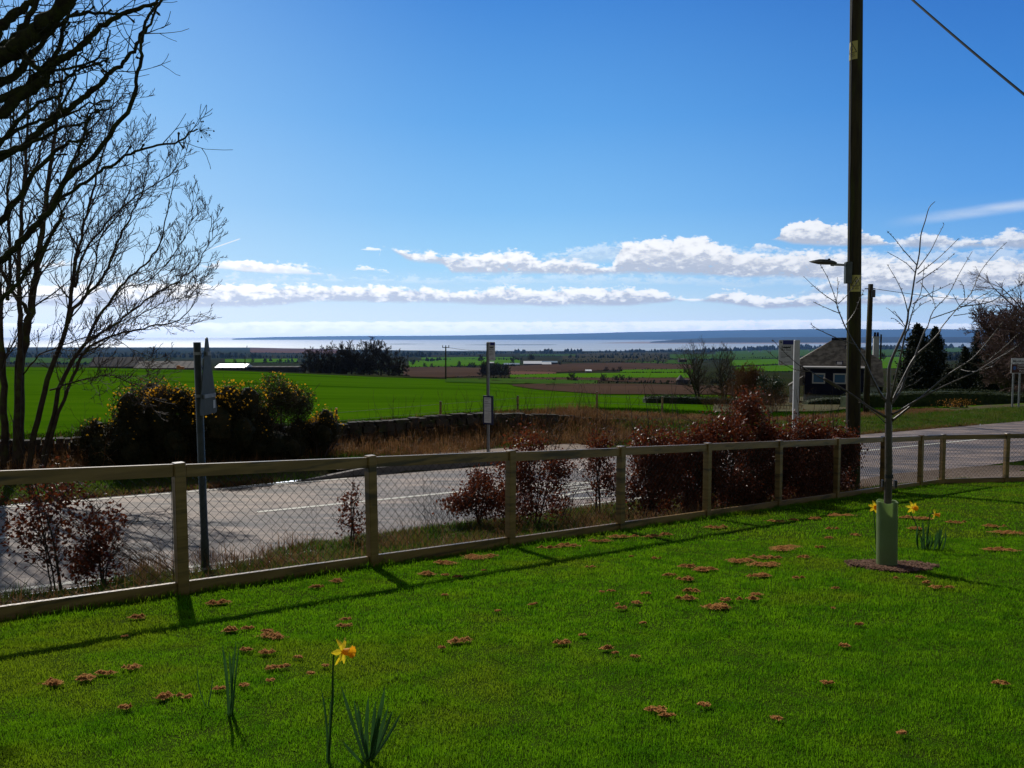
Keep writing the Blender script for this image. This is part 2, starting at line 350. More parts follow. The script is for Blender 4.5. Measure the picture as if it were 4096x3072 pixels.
def sea_mat():
    m = bpy.data.materials.new('sea_water'); m.use_nodes = True; nt = m.node_tree; nt.nodes.clear(); n = NT(nt)
    o = n.n('ShaderNodeOutputMaterial'); b = n.n('ShaderNodeBsdfPrincipled')
    t = n.n('ShaderNodeTexCoord'); mp = n.n('ShaderNodeMapping'); mp.inputs['Scale'].default_value = (.00012, .0010, 1); n.link(t.outputs['Object'], mp.inputs[0])
    f = n.ss(n.noise(mp.outputs[0], 1.0, 6, .6), .38, .62)
    n.link(n.mix(f, (.30,.36,.42,1), (.42,.47,.52,1)), b.inputs['Base Color'])  # pale silvery base colour stands in for sky and sun glare
    n.link(n.m('ADD', n.m('MULTIPLY', f, .16), .44), b.inputs['Roughness'])
    b.inputs['IOR'].default_value = 1.7; n.link(b.outputs[0], o.inputs[0]); return m
M['sea'] = sea_mat()
# ------------------------------------------------------------------ terrain heights
DR = (math.sin(R(58)), math.cos(R(58))); NR = (-DR[1], DR[0])       # road direction, road normal (away from us)
FD = np.array([.7482, .6634]); F0 = np.array([-2.47, 5.80]); FN = np.array([-.6634, .7482])
N_NEAR, N_MID, N_FAR = 10.16, 12.92, 15.25
def nt_of(X, Y): return NR[0] * X + NR[1] * Y, DR[0] * X + DR[1] * Y
def xy_of(n, t): return DR[0] * t + NR[0] * n, DR[1] * t + NR[1] * n
def sst(a): a = np.clip(a, 0, 1); return a * a * (3 - 2 * a)
CRU = np.array([-.9,-.52,-.33,-.174,-.045,.03,.11,.17,.3,.65,1.0]); CRW = np.array([.036,.040,.0445,.0515,.056,.0655,.0705,.071,.076,.080,.082])
CRY = np.array([190,190,188,185,178,150,125,118,110,100,100.])
VY = np.array([60,150,200,300,450,700,1000,1500,2500,4000,6000,7200,7500,9000,90000.])
VW = np.array([.080,.0705,.067,.058,.050,.0435,.038,.033,.027,.0228,.0194,.0180,.0177,.0160,.00160])
COU = np.array([-1.2,-.65,-.33,-.25,-.08,.14,.3,.43,.7,1.2]); COY = np.array([10500,10300,10000,8600,7500,7450,8300,10500,11500,12000.])
def lawnz(X, Y): return -1.235 + .0113 * X - .115 * Y
def roadz(t): return -(2.8 + .015 * t)
def valley(u, Y):
    co = np.interp(u, COU, COY); Ye = np.where(Y > 2500, 2500 + (Y - 2500) * (5000 / (co - 2500)), Y)
    return np.interp(Ye, VY, -VW * VY)
def gz(X, Y):
    X = np.asarray(X, float); Y = np.asarray(Y, float)
    n, t = nt_of(X, Y); df = FN[0] * (X - F0[0]) + FN[1] * (Y - F0[1])
    L = lawnz(X, Y); Rz = roadz(t)
    s = np.clip(df / (df + np.maximum(9.95 - n, 1e-6)), 0, 1)
    z = np.where(df < 0, L, np.where(n > 9.95, Rz, L * (1 - s) + Rz * s))
    # verge rising to the wall
    fl = 1 - sst((t - 14) / 10); v = sst((n - 15.4) / 2.0); bump = .08 * v + (.05 + .25 * fl) * sst((n - 17.2) / 2.3)
    bank = sst((t - 5) / 9) * .30 * fl * sst((n - 17.5) / 1.6)
    z = np.where(n > 15.4, Rz + bump + bank, z)
    u = X / np.maximum(Y, .01); Y0 = 19.6 / np.maximum(NR[0] * u + NR[1], .28)
    t0 = (DR[0] * u + DR[1]) * Y0; f0 = 1 - sst((t0 - 14) / 10); z0 = roadz(t0) + .13 + .25 * f0 + sst((t0 - 5) / 9) * .30 * f0
    cy = np.interp(u, CRU, CRY); cw = np.interp(u, CRU, CRW); zc = -cw * cy
    k = np.clip((Y - Y0) / (cy - Y0), 0, 1); fz = z0 + (zc - z0) * (k + .16 * k * (1 - k) * np.clip((.25 - u) * 4, 0, 1))
    k2 = sst((Y - cy) / (cy * .5)); val = valley(u, np.maximum(Y, 60))
    fz = np.where(Y > cy, fz * (1 - k2) + np.minimum(val, zc) * k2, fz)
    return np.where(Y > Y0, fz, z)
def hit(px, py, lift=0.0, y0=1.5, y1=40000):
    """where a view ray meets the ground"""
    r = ray(px, py); Ys = np.geomspace(y0, y1, 4000); d = r[2] * Ys - (gz(r[0] * Ys, Ys) + lift)
    i = np.argmax(d < 0); 
    if i == 0: return np.array([r[0] * y1, y1, r[2] * y1])
    a, b = Ys[i - 1], Ys[i]
    for _ in range(30):
        mm = (a + b) / 2
        if r[2] * mm - (float(gz(r[0] * mm, mm)) + lift) < 0: b = mm
        else: a = mm
    return np.array([r[0] * a, a, r[2] * a])
def ground(px, Y):
    """ground point below image column px at forward distance Y"""
    X = (px - CX) / F_PX * Y; X *= 1.0; return np.array([X, Y, float(gz(X, Y))])

def sheet(name, n0, n1, t0, t1, dn, dt, m, lift=0, kind='structure', rough=0.0):
    ns = np.linspace(n0, n1, max(2, int((n1 - n0) / dn) + 1)); ts = np.linspace(t0, t1, int((t1 - t0) / dt) + 1)
    A, B = np.meshgrid(ns, ts); X, Y = xy_of(A, B); Z = gz(X, Y) + lift
    if rough: Z = Z + rng.normal(0, rough, Z.shape)
    V = np.stack([X, Y, Z], -1).reshape(-1, 3); k = len(ns); r_, c_ = np.meshgrid(np.arange(len(ts) - 1), np.arange(k - 1), indexing='ij')
    a = (r_ * k + c_).ravel(); Fc = np.stack([a, a + 1, a + k + 1, a + k], -1)
    o = npmesh(name, V, Fc, m, 4); o.data.polygons.foreach_set('use_smooth', [True] * len(o.data.polygons))
    return tag(o, kind=kind)
# lawn and the slope down to the road (one ground), road, verge
sheet('lawn', -14, 9.95, -30, 62, .25, .25, M['soil'])
sheet('road', 9.94, 15.42, -60, 75, .9, 1.0, M['asphalt'], .004)
sheet('verge', 15.40, 20.4, -60, 75, .25, .5, M['verge'], 0, rough=.012)
# field, valley and coast: one terrain sheet out to the shore
us = np.linspace(-1.1, 1.15, 320); ks = np.concatenate([np.linspace(0, 1, 90), np.geomspace(1.01, 90, 260)])
U, K = np.meshgrid(us, ks); Y0 = 19.3 / np.maximum(NR[0] * U + NR[1], .28); cyy = np.interp(U, CRU, CRY)
YY = np.where(K <= 1, Y0 + (cyy - Y0) * K, cyy * K); XX = U * YY
ZZ = gz(XX, np.maximum(YY, Y0 + .01 + (YY - Y0)))
far = YY > cyy * 1.5
nz = (np.sin(XX * .013 + YY * .004) + np.sin(YY * .021 + XX * .006)) * np.clip(YY / 1500, 0, 1) * 0.0
co = np.interp(U, COU, COY); ZZ = np.where(far, ZZ + nz * np.clip((co - YY) / 1500, 0, 1) * .5, ZZ)
ZZ = np.where(YY > co, -135, ZZ)
V = np.stack([XX, YY, ZZ], -1).reshape(-1, 3); k = len(us)
r_, c_ = np.meshgrid(np.arange(len(ks) - 1), np.arange(k - 1), indexing='ij'); a = (r_ * k + c_).ravel(); Fc = np.stack([a, a + 1, a + k + 1, a + k], -1)
near_rows = K[:-1, :-1].ravel() <= 1
ter = npmesh('terrain', V, Fc, M['terrain'], 4); ter.data.materials.append(M['crop'])
ter.data.polygons.foreach_set('material_index', near_rows.astype(np.int32)); ter.data.polygons.foreach_set('use_smooth', [True] * len(Fc)); tag(ter, kind='structure')
# sea
b = MB(); b.quad((-90000, 5000, -130), (90000, 5000, -130), (90000, 110000, -130), (-90000, 110000, -130)); tag(b.build('sea', M['sea']), kind='structure')

# field patches laid on the terrain
PATCH_EDGES = []
def patch(name, top, bot, m, lift=.5, nx=24, ny=5):
    PATCH_EDGES.append((bot[0][0], bot[-1][0], bot[0][1] + 1, bot[-1][1] + 1))
    xs = np.linspace(max(top[0][0], bot[0][0]), min(top[-1][0], bot[-1][0]), nx)
    yt = np.interp(xs, *zip(*top)); yb = np.interp(xs, *zip(*bot)); V = []
    for j in range(ny):
        for i in range(nx):
            y = yb[i] + (yt[i] - yb[i]) * j / (ny - 1); h = hit(xs[i], y, 0, 60); l = lift * (h[1] * .0012 + .05); V.append((h[0], h[1], h[2] + l))
    Fc = [(j*nx+i, j*nx+i+1, (j+1)*nx+i+1, (j+1)*nx+i) for j in range(ny - 1) for i in range(nx - 1)]
    return tag(npmesh(name, V, Fc, m, 4), kind='structure')
S = lambda *a: list(a)
patch('ploughed_field', S((2050,1540),(2200,1536),(2500,1537),(2800,1543),(3050,1547)), S((2050,1545),(2150,1560),(2400,1578),(2580,1579),(3050,1580)), M['plough'])
patch('rough_pasture', S((1780,1516),(2000,1515),(2390,1522)), S((1780,1530),(2000,1536),(2390,1537)), M['fgreen2'])
patch('ploughed_field', S((2062,1511),(2390,1512),(2700,1511),(2780,1514)), S((2062,1516),(2390,1523),(2700,1536),(2780,1536)), M['plough'])
patch('green_field', S((2040,1500),(2240,1496),(2496,1493),(2770,1493)), S((2040,1512),(2240,1511),(2496,1513),(2770,1513)), M['fgreen'])
patch('green_field', S((2480,1481),(2600,1479),(2770,1478)), S((2480,1491),(2600,1492),(2770,1492)), M['fgreen'])
patch('red_field', S((2035,1486),(2130,1484),(2225,1491)), S((2035,1501),(2130,1499),(2225,1496)), M['plough2'])
patch('ploughed_field', S((2035,1466),(2300,1455),(2500,1452),(2765,1456)), S((2035,1486),(2230,1490),(2500,1480),(2765,1478)), M['plough'])
patch('ploughed_field', S((1614,1472),(1760,1468),(1930,1474)), S((1614,1510),(1760,1512),(1930,1506)), M['plough'])
patch('green_field', S((1635,1446),(1800,1438),(1950,1436),(2080,1440)), S((1635,1470),(1800,1467),(1950,1462),(2080,1456)), M['fgreen'])
patch('green_field', S((1686,1432),(1900,1430),(2060,1431)), S((1686,1440),(1900,1436),(2060,1436)), M['fgreen'])
patch('green_field', S((2080,1420),(2340,1420)), S((2080,1424),(2340,1425)), M['fgreen2'])
patch('scrubland', S((2250,1424),(2400,1412),(2670,1412)), S((2250,1446),(2400,1448),(2670,1450)), M['scrub'])
patch('green_field', S((2680,1419),(2860,1419)), S((2680,1436),(2860,1438)), M['fgreen2'])
patch('green_field', S((2500,1443),(2767,1441)), S((2500,1450),(2767,1460)), M['fgreen2'])
patch('green_field', S((2862,1408),(3000,1404),(3300,1399)), S((2862,1438),(3000,1438),(3300,1424)), M['fgreen2'])
patch('green_field', S((2920,1442),(3300,1432)), S((2920,1466),(3300,1450)), M['fgreen'])
patch('green_field', S((2940,1470),(3300,1455)), S((2940,1487),(3300,1486)), M['fgreen'])
patch('green_field', S((3470,1395),(3700,1392)), S((3470,1425),(3700,1424)), M['fgreen2'])
patch('green_field', S((3470,1430),(3700,1428)), S((3470,1475),(3700,1475)), M['fgreen'])
patch('green_field', S((3780,1390),(3860,1390)), S((3780,1410),(3860,1410)), M['fgreen2'])
patch('green_field', S((900,1438),(1190,1436)), S((900,1452),(1190,1450)), M['fgreen'])
patch('green_field', S((40,1432),(500,1436)), S((40,1452),(500,1456)), M['fgreen2'])
patch('heath', S((1000,1393),(1350,1398)), S((1000,1412),(1350,1416)), M['plough2'])

# far shore, wooded headland, sandbanks
def ridge(name, base_y, sil, m, depth, nx=160, base_z=-130):
    xs = np.linspace(sil[0][0], sil[-1][0], nx); ys = np.interp(xs, *zip(*sil)); V = []; amp = base_y * .00012
    jag = np.convolve(rng.normal(0, 1, nx + 8), np.ones(5) / 5, 'same')[4:-4] * amp
    prof = [(0, 0), (.12, .35), (.35, .72), (.7, .95), (1, 1), (1.3, .8)]
    for k_, (pf, ph) in enumerate(prof):
        for i in range(nx):
            Yc = base_y + depth * pf; top = ray(xs[i], ys[i]); ztop = top[2] * (base_y + depth) + jag[i]
            r = ray(xs[i], HOR); w2 = math.sin(i * .31 + k_ * 1.3) * .05 * (ztop - base_z)
            V.append((r[0] * Yc, Yc, base_z + max(ztop - base_z, 0) * ph + (w2 if 0 < pf < 1 else 0) - (0 if ph else 6)))
    Fc = [(j*nx+i, j*nx+i+1, (j+1)*nx+i+1, (j+1)*nx+i) for j in range(len(prof) - 1) for i in range(nx - 1)]
    o = npmesh(name, V, Fc, m, 4); o.data.polygons.foreach_set('use_smooth', [True] * len(Fc)); return tag(o, kind='structure')
ridge('far_hills', 33500, [(930,1354),(1100,1348),(1400,1344),(1800,1342),(2200,1336),(2600,1327),(2800,1323),(3250,1316),(3400,1314),(3500,1319),(3700,1316),(3950,1319),(4100,1313),(4700,1312),(5600,1315)], M['hill'], 4000)
ridge('wooded_headland', 17000, [(2600,1367),(2660,1362),(2740,1355),(2900,1350),(3200,1348),(3600,1348),(4200,1348),(5600,1350)], M['forest'], 1500)
def flat(name, pts, z, m, th=1.5):
    P_ = [tuple((ray(x, y) * (z / ray(x, y)[2]))) for x, y in pts]; b = MB(); n = len(P_)
    b.add([(x, y, z) for x, y, _ in P_] + [(x, y, z - th) for x, y, _ in P_], [tuple(range(n))] + [(i, i + n, (i+1) % n + n, (i+1) % n) for i in range(n)])
    return tag(b.build(name, m), kind='structure')
flat('sandbank', [(2380,1372.5),(2560,1366.5),(2900,1369),(3480,1371.5),(3480,1374),(3000,1375),(2700,1374.5)], -129, M['sand'])
flat('sandbank', [(1860,1379.2),(2000,1378),(2230,1378.4),(2200,1379.8),(1950,1380)], -129, M['forest'])
flat('sandbank', [(1500,1376),(1620,1375),(1700,1376),(1600,1377)], -129, M['forest'])
flat('sandbank', [(1795,1353.2),(1812,1352.6),(1846,1352.8),(1830,1353.8)], -128, M['roofwhite'])

# road markings and small surfaces beside the road
def strip(name, n0, n1, segs, m, lift=.010):
    for t0, t1 in segs:
        ts = np.linspace(t0, t1, max(2, int(t1 - t0) + 1)); V = []
        for t in ts:
            for n in (n0, n1): x, y = xy_of(n, t); V.append((x, y, roadz(t) + lift))
        Fc = [(2*i, 2*i+1, 2*i+3, 2*i+2) for i in range(len(ts) - 1)]; tag(npmesh(name, V, Fc, m, 4), kind='structure')
strip('centre_line', N_MID - .055, N_MID + .055, [(-15,-8.9),(-5.9,.16),(3.2,9.2),(10.6,15.8),(18,25),(27,34),(37,43),(46,52)], M['paint'])
strip('edge_line', N_NEAR - .05, N_NEAR + .05, [(-40, 3.6)], M['paint'])
strip('edge_line', N_FAR - .05, N_FAR + .04, [(-40, 5.6), (14.5, 16)], M['paint'])
# SLOW marking: letters stretched along the road, read by traffic coming towards the left
cu = bpy.data.curves.new('road_text', 'FONT'); cu.body = 'SLOW'; cu.size = 1.0; cu.align_x = 'CENTER'; cu.space_character = 1.1
to = bpy.data.objects.new('tmp', cu); col.objects.link(to); dg = bpy.context.evaluated_depsgraph_get()
me = bpy.data.meshes.new_from_object(to.evaluated_get(dg)); bpy.data.objects.remove(to)
for v in me.vertices:
    a, b_ = v.co.x, v.co.y; t = 10.2 - b_ * 3.0; n = 11.55 + a * .85; x, y = xy_of(n, t); v.co = (x, y, roadz(t) + .011)
me.materials.clear(); me.materials.append(M['paint']); o = bpy.data.objects.new('road_lettering', me); col.objects.link(o); tag(o, kind='structure')
def kerbed_platform():
    t0, t1 = 4.6, 13.2; b = MB()
    pts = [(15.36, t0), (15.50, t0 + 1.4), (15.50, t1 - 1.4), (15.36, t1)]
    hs = [.0, .14, .14, .0]
    top, kb = [], MB()
    for (n, t), h in zip(pts, hs):
        x, y = xy_of(n, t); x2, y2 = xy_of(n + .13, t); z = roadz(t)
        top.append(((x, y, z + h), (x2, y2, z + h), (x, y, z - .1)))
    for i in range(3):
        (a, a2, ab), (c_, c2, cb) = top[i], top[i + 1]
        kb.quad(a, c_, c2, a2); kb.quad(ab, cb, c_, a)
    o = kb.build('kerb', M['kerb']); tag(o, kind='structure')
    V = []; ns = [15.63, 16.3, 16.95]
    for t in np.linspace(t0 + .9, t1 - .6, 12):
        for n in ns: x, y = xy_of(n, t); V.append((x, y, max(roadz(t) + .136, float(gz(x, y)) + .012)))
    Fc = [(j*3+i, j*3+i+1, (j+1)*3+i+1, (j+1)*3+i) for j in range(11) for i in range(2)]
    tag(npmesh('pavement', V, Fc, M['platform'], 4), kind='structure')
kerbed_platform()
# ------------------------------------------------------------------ timber fence with wire mesh
def on_fence(px):
    u = (px - CX) / F_PX; Y = (F0[0] * FD[1] - F0[1] * FD[0]) / (u * FD[1] - FD[0]); return u * Y, Y
fx = [on_fence(p) for p in (-420, 705, 1480, 2042, 2487, 2836, 3124, 3358, 3545, 3695, 3783)]
fx[0] = (fx[1][0] - FD[0] * 1.68, fx[1][1] - FD[1] * 1.68)
fx.insert(0, (fx[0][0] - FD[0] * 1.7, fx[0][1] - FD[1] * 1.7))
lx, ly = fx[-1]; fx += [(lx + 1.42, ly + .33 - .1), (lx + 3.0, ly + .45), (lx + 4.6, ly + .6)]
fpos = [np.array([x, y, float(lawnz(x, y))]) for x, y in fx]
fence = empty('timber_fence', fpos[2], 'low timber post and rail fence with chain link wire along the lawn edge', 'fence')
H = 1.0
def yaw(d): return Matrix.Rotation(math.atan2(d[1], d[0]), 3, 'Z')
for i, p in enumerate(fpos):
    d = fpos[min(i + 1, len(fpos) - 1)] - fpos[max(i - 1, 0)]; a = math.atan2(d[1], d[0]) + rng.normal(0, .03)
    b = MB(); b.bev((p[0], p[1], p[2] + H / 2 - .08), (.082, .082, H + .16), .005, Matrix.Rotation(a, 3, 'Z') @ Matrix.Rotation(rng.normal(0, .006), 3, 'Y'))
    b.build('post', M['timber'], fence)
WR = .0023
for i in range(len(fpos) - 1):
    a, c_ = fpos[i], fpos[i + 1]; d = c_ - a; L = float(np.linalg.norm(d)); e = d / L; g = L - .086
    nrm = np.array([-e[1], e[0], 0]); nrm /= np.linalg.norm(nrm)
    ez = Vector(e); Rm = Matrix((ez, Vector(nrm), ez.cross(Vector(nrm)))).transposed()
    mid = (a + c_) / 2
    b = MB(); b.bev(mid + np.array([0, 0, H - .060 + rng.normal(0, .003)]), (g, .040, .092), .004, Rm); b.build('top_rail', M['timber'], fence)
    b = MB(); b.bev(mid + np.array([0, 0, .045 + rng.normal(0, .004)]), (g, .040, .115), .004, Rm); b.build('bottom_rail', M['timber'], fence)
    # chain link: zigzag wires, each hooked round the next, on the far side of the rails
    b = MB(); pw, ph = .083, .083; z0, z1 = .10, H - .05; nz_ = int((z1 - z0) / (ph / 2)); off = nrm * .024; sag = rng.normal(0, .004)
    for j in range(int(g / pw) + 1):
        for half in (0,):
            pts = []
            for k_ in range(nz_ + 1):
                s = .055 + j * pw + (pw / 2 if k_ % 2 else 0) * 1.03 + rng.normal(0, .0012)
                if s > L - .05: s = L - .05
                q = a + e * s + off + nrm * (.003 if k_ % 2 else -.003); q = q + np.array([0, 0, z0 + k_ * ph / 2 + rng.normal(0, .001)])
                pts.append(q)
            b.tube(pts, WR, 4, cap=False)
            pts2 = []
            for k_ in range(nz_ + 1):
                s = .055 + j * pw - (pw / 2 if k_ % 2 else 0) * 1.03 + rng.normal(0, .0012)
                if s < .05: s = .05
                q = a + e * s + off + nrm * (-.003 if k_ % 2 else .003) + np.array([0, 0, z0 + k_ * ph / 2]); pts2.append(q)
            b.tube(pts2, WR, 4, cap=False)
    b.build('wire_mesh', M['wire'], fence, smooth=True)

# ------------------------------------------------------------------ grass
def blades(name, X, Y, hmin, hmax, wid, m, lean=.35, zoff=-.004, seg2=True, parent=None, Z=None, dirbias=None):
    n = len(X); Z = gz(X, Y) + zoff if Z is None else Z
    h = rng.uniform(hmin, hmax, n) * (.78 + .22 * (np.sin(X * 5.1 + 2 * np.sin(Y * 3.3)) * np.sin(Y * 4.3 + 1.7 * np.sin(X * 2.9))) + .14 * np.sin(X * 17 + 3 * np.sin(Y * 11))); th = rng.uniform(0, 2 * np.pi, n); ld = rng.uniform(0, 2 * np.pi, n); ln = np.abs(rng.normal(0, lean, n))
    w = wid * rng.uniform(.6, 1.3, n); dx, dy = np.cos(th) * w / 2, np.sin(th) * w / 2
    lx_, ly_ = np.cos(ld) * ln * h, np.sin(ld) * ln * h
    if dirbias is not None: lx_ += dirbias[0] * h; ly_ += dirbias[1] * h
    B = np.stack([X, Y, Z], -1); D_ = np.stack([dx, dy, np.zeros(n)], -1)
    if seg2:
        Mid = B + np.stack([lx_ * .32, ly_ * .32, h * .62], -1); T = B + np.stack([lx_, ly_, h * np.clip(1 - ln * .35, .25, 1)], -1)
        V = np.stack([B - D_, B + D_, Mid + D_ * .7, Mid - D_ * .7, T], 1).reshape(-1, 3); i = np.arange(n)[:, None] * 5
        F3 = np.concatenate([i + [0, 1, 2], i + [0, 2, 3], i + [3, 2, 4]], 0)
    else:
        T = B + np.stack([lx_, ly_, h], -1); V = np.stack([B - D_, B + D_, T], 1).reshape(-1, 3); i = np.arange(n)[:, None] * 3; F3 = i + [0, 1, 2]
    return npmesh(name, V, F3, m, 3, parent)
def scatter_lawn(n, y0, y1, power=1.0):
    """random points on the lawn inside the view wedge, denser where it is nearer"""
    Y = y0 + (y1 - y0) * rng.random(n) ** power; X = Y * rng.uniform(-.74, .74, n)
    df = FN[0] * (X - F0[0]) + FN[1] * (Y - F0[1]); df2 = (Y - ly) - (X - lx) * .13
    ok = (df < .0) & ((X < lx) | (df2 < 0)); return X[ok], Y[ok]
def clumpy(X, Y, s=9.0, t=.0):
    v = np.sin(X * s + 3 * np.sin(Y * s * .6)) * np.sin(Y * s * 1.1 + 2 * np.sin(X * s * .7)); return v + rng.normal(0, .5, len(X)) > t
mulch_c = None
tree_base = hit(3547, 2268, 0, 2)
def keep_off(X, Y, pad=0.0):
    dx, dy = X - tree_base[0], Y - tree_base[1]; c_, s_ = math.cos(-.25), math.sin(-.25)
    a = dx * c_ + dy * s_; b_ = -dx * s_ + dy * c_; return (a / (.32)) ** 2 + (b_ / (.24)) ** 2 > 1 + rng.normal(0, .15, len(X))
def lawn_grass():
    sets = [(400000, 2.1, 4.6, 1.2, .014, .036, .0030), (330000, 4.4, 8.2, 1.0, .018, .042, .0045), (260000, 8.0, 18.5, 1.0, .020, .048, .0075)]
    AX, AY = [], []
    for (n, a, b_, pw, h0, h1, w) in sets:
        X, Y = scatter_lawn(n, a, b_, pw); ok = keep_off(X, Y); X, Y = X[ok], Y[ok]
        yield X, Y, h0, h1, w
first = True
for X, Y, h0, h1, w in lawn_grass():
    o = blades('grass', X, Y, h0, h1, w, M['grass'], .55, seg2=True); tag(o, kind='stuff')
# longer tufts here and there
X, Y = scatter_lawn(60000, 2.2, 15, 1.0); ok = clumpy(X, Y, 2.3, .9) & keep_off(X, Y); tag(blades('grass', X[ok], Y[ok], .03, .065, .004, M['grass'], .6), kind='stuff')
# taller unmown blades against the bottom rail
s = rng.uniform(-2, 14.5, 9000); X = F0[0] + FD[0] * s - FN[0] * np.abs(rng.normal(.05, .05, 9000)); Y = F0[1] + FD[1] * s - FN[1] * np.abs(rng.normal(.05, .05, 9000))
ok = X < lx; tag(blades('grass', X[ok], Y[ok], .03, .09, .005, M['grass'], .5), kind='stuff')
# slope between the fence and the road
def band_pts(n, t0, t1, f0, f1):
    t = rng.uniform(t0, t1, n); s = rng.random(n); xa = F0[0] + FD[0] * t; ya = F0[1] + FD[1] * t
    na, ta = nt_of(xa, ya); k_ = (f0 + (f1 - f0) * s) * np.maximum(9.9 - na, 0); x, y = xy_of(na + k_, ta); return x, y
def not_gravel(X, Y):
    n, t = nt_of(X, Y); return ~((t > 12.5) & (n > 9.25 - (t - 12.5) * .05))
X, Y = band_pts(130000, -4, 19, .03, .95); ok = not_gravel(X, Y)
tag(blades('verge_grass', X[ok], Y[ok], .03, .12, .008, M['grass2'], .5), kind='stuff')
X, Y = band_pts(17000, -4, 13, .04, .80); ok = clumpy(X, Y, 1.7, .1); tag(blades('dry_grass', X[ok], Y[ok], .08, .34, .006, M['dry'], .8), kind='stuff')
X, Y = rng.uniform(7.6, 22, 70000), rng.uniform(12, 24, 70000); n_, t_ = nt_of(X, Y); df = FN[0] * (X - F0[0]) + FN[1] * (Y - F0[1]); df2 = (Y - ly) - (X - lx) * .13
ok = (df2 > 0) & (n_ < 8.9 - (t_ - 12.5) * .03) & (X > lx - .3); tag(blades('verge_grass', X[ok], Y[ok], .02, .06, .009, M['grass'], .5), kind='stuff')
# rough grass creeping over the near edge of the tarmac, with dead stalks in it
sheet('verge_edge', 9.80, 10.46, 3.3, 13.2, .16, .3, M['verge'], .016, rough=.004)
t = rng.uniform(2.6, 13.6, 52000); a = rng.uniform(9.6, 10.72, 52000) - .12 * np.sin(t * 2.3) - .07 * np.sin(t * 7.1); ok = a < 10.62 - .5 * np.clip((3.4 - t), 0, 1); X, Y = xy_of(a[ok], t[ok]); tag(blades('verge_grass', X, Y, .03, .14, .008, M['grass2'], .6), kind='stuff')
t = rng.uniform(1.0, 13.0, 15000); a = rng.uniform(9.2, 10.5, 15000); X, Y = xy_of(a, t); ok = clumpy(X, Y, 2.1, .25); tag(blades('dry_grass', X[ok], Y[ok], .10, .38, .006, M['dry'], .8), kind='stuff')
t = rng.uniform(-7.0, 3.0, 16000); a = rng.uniform(9.3, 10.02, 16000); X, Y = xy_of(a, t); ok = clumpy(X, Y, 2.6, .1); tag(blades('verge_grass', X[ok], Y[ok], .05, .20, .007, M['grass2'], .6), kind='stuff')
# far verge: rank green grass by the road, tawny dry grass up to the wall
def nt_pts(n, n0, n1, t0, t1): a, t = rng.uniform(n0, n1, n), t0 + (t1 - t0) * rng.random(n) ** 1.3; x, y = xy_of(a, t); return x, y, a, t
X, Y, a, t = nt_pts(150000, 15.45, 18.6, -9, 40); ok = ~((t > 5.2) & (t < 12.8) & (a < 17.0)) & (clumpy(X, Y, 1.1, -.4) | (t > 18)); X, Y, a = X[ok], Y[ok], a[ok]
tag(blades('verge_grass', X, Y, .05, .17, .014, M['grass2'], .6), kind='stuff')
X, Y, a, t = nt_pts(26000, 15.42, 15.8, -9, 30); ok = ~((t > 4.2) & (t < 13.4)); tag(blades('dry_grass', X[ok], Y[ok], .04, .13, .014, M['dry'], .8), kind='stuff')
X, Y, a, t = nt_pts(120000, 16.4, 19.6, -9, 34); ok = (a > 17.0 + .5 * np.sin(t * 1.3)) & ~((t > 17) & (a < 18.3)); hk = t[ok] < 15; tag(blades('dry_grass', X[ok][hk], Y[ok][hk], .14, .50, .010, M['dry'], .7), kind='stuff'); tag(blades('dry_grass', X[ok][~hk], Y[ok][~hk], .05, .20, .012, M['dry'], .7), kind='stuff')
# crop edge of the field just behind the wall
X, Y, a, t = nt_pts(60000, 19.7, 24, -8, 36); tag(blades('young_crop_edge', X, Y, .05, .14, .014, M['crop'], .4), kind='stuff')
# gravel entrance at the right
def poly_sheet(name, pts, m, lift, nsub=8):
    P3 = [hit(x, y, 0, 3) for x, y in pts]; c_ = np.mean(P3, 0); V = []; n = len(P3)
    rings = 6
    for k_ in range(rings):
        f_ = (k_ + .02) / (rings - 1 + .02)
        for i in range(n):
            for s in range(4):
                q = P3[i] * (1 - s / 4) + P3[(i + 1) % n] * (s / 4); x, y = c_[0] + (q[0] - c_[0]) * f_, c_[1] + (q[1] - c_[1]) * f_; V.append((x, y, float(gz(x, y)) + lift))
    nn = n * 4; Fc = [(k_*nn+i, k_*nn+(i+1) % nn, (k_+1)*nn+(i+1) % nn, (k_+1)*nn+i) for k_ in range(rings - 1) for i in range(nn)]
    return tag(npmesh(name, V, Fc, m, 4), kind='structure')
poly_sheet('gravel', [(3380,1935),(3560,1900),(3800,1878),(4096,1866),(4500,1850),(4500,1920),(4096,1925),(3900,1918),(3700,1935),(3540,1955),(3420,1965)], M['gravel'], .022)

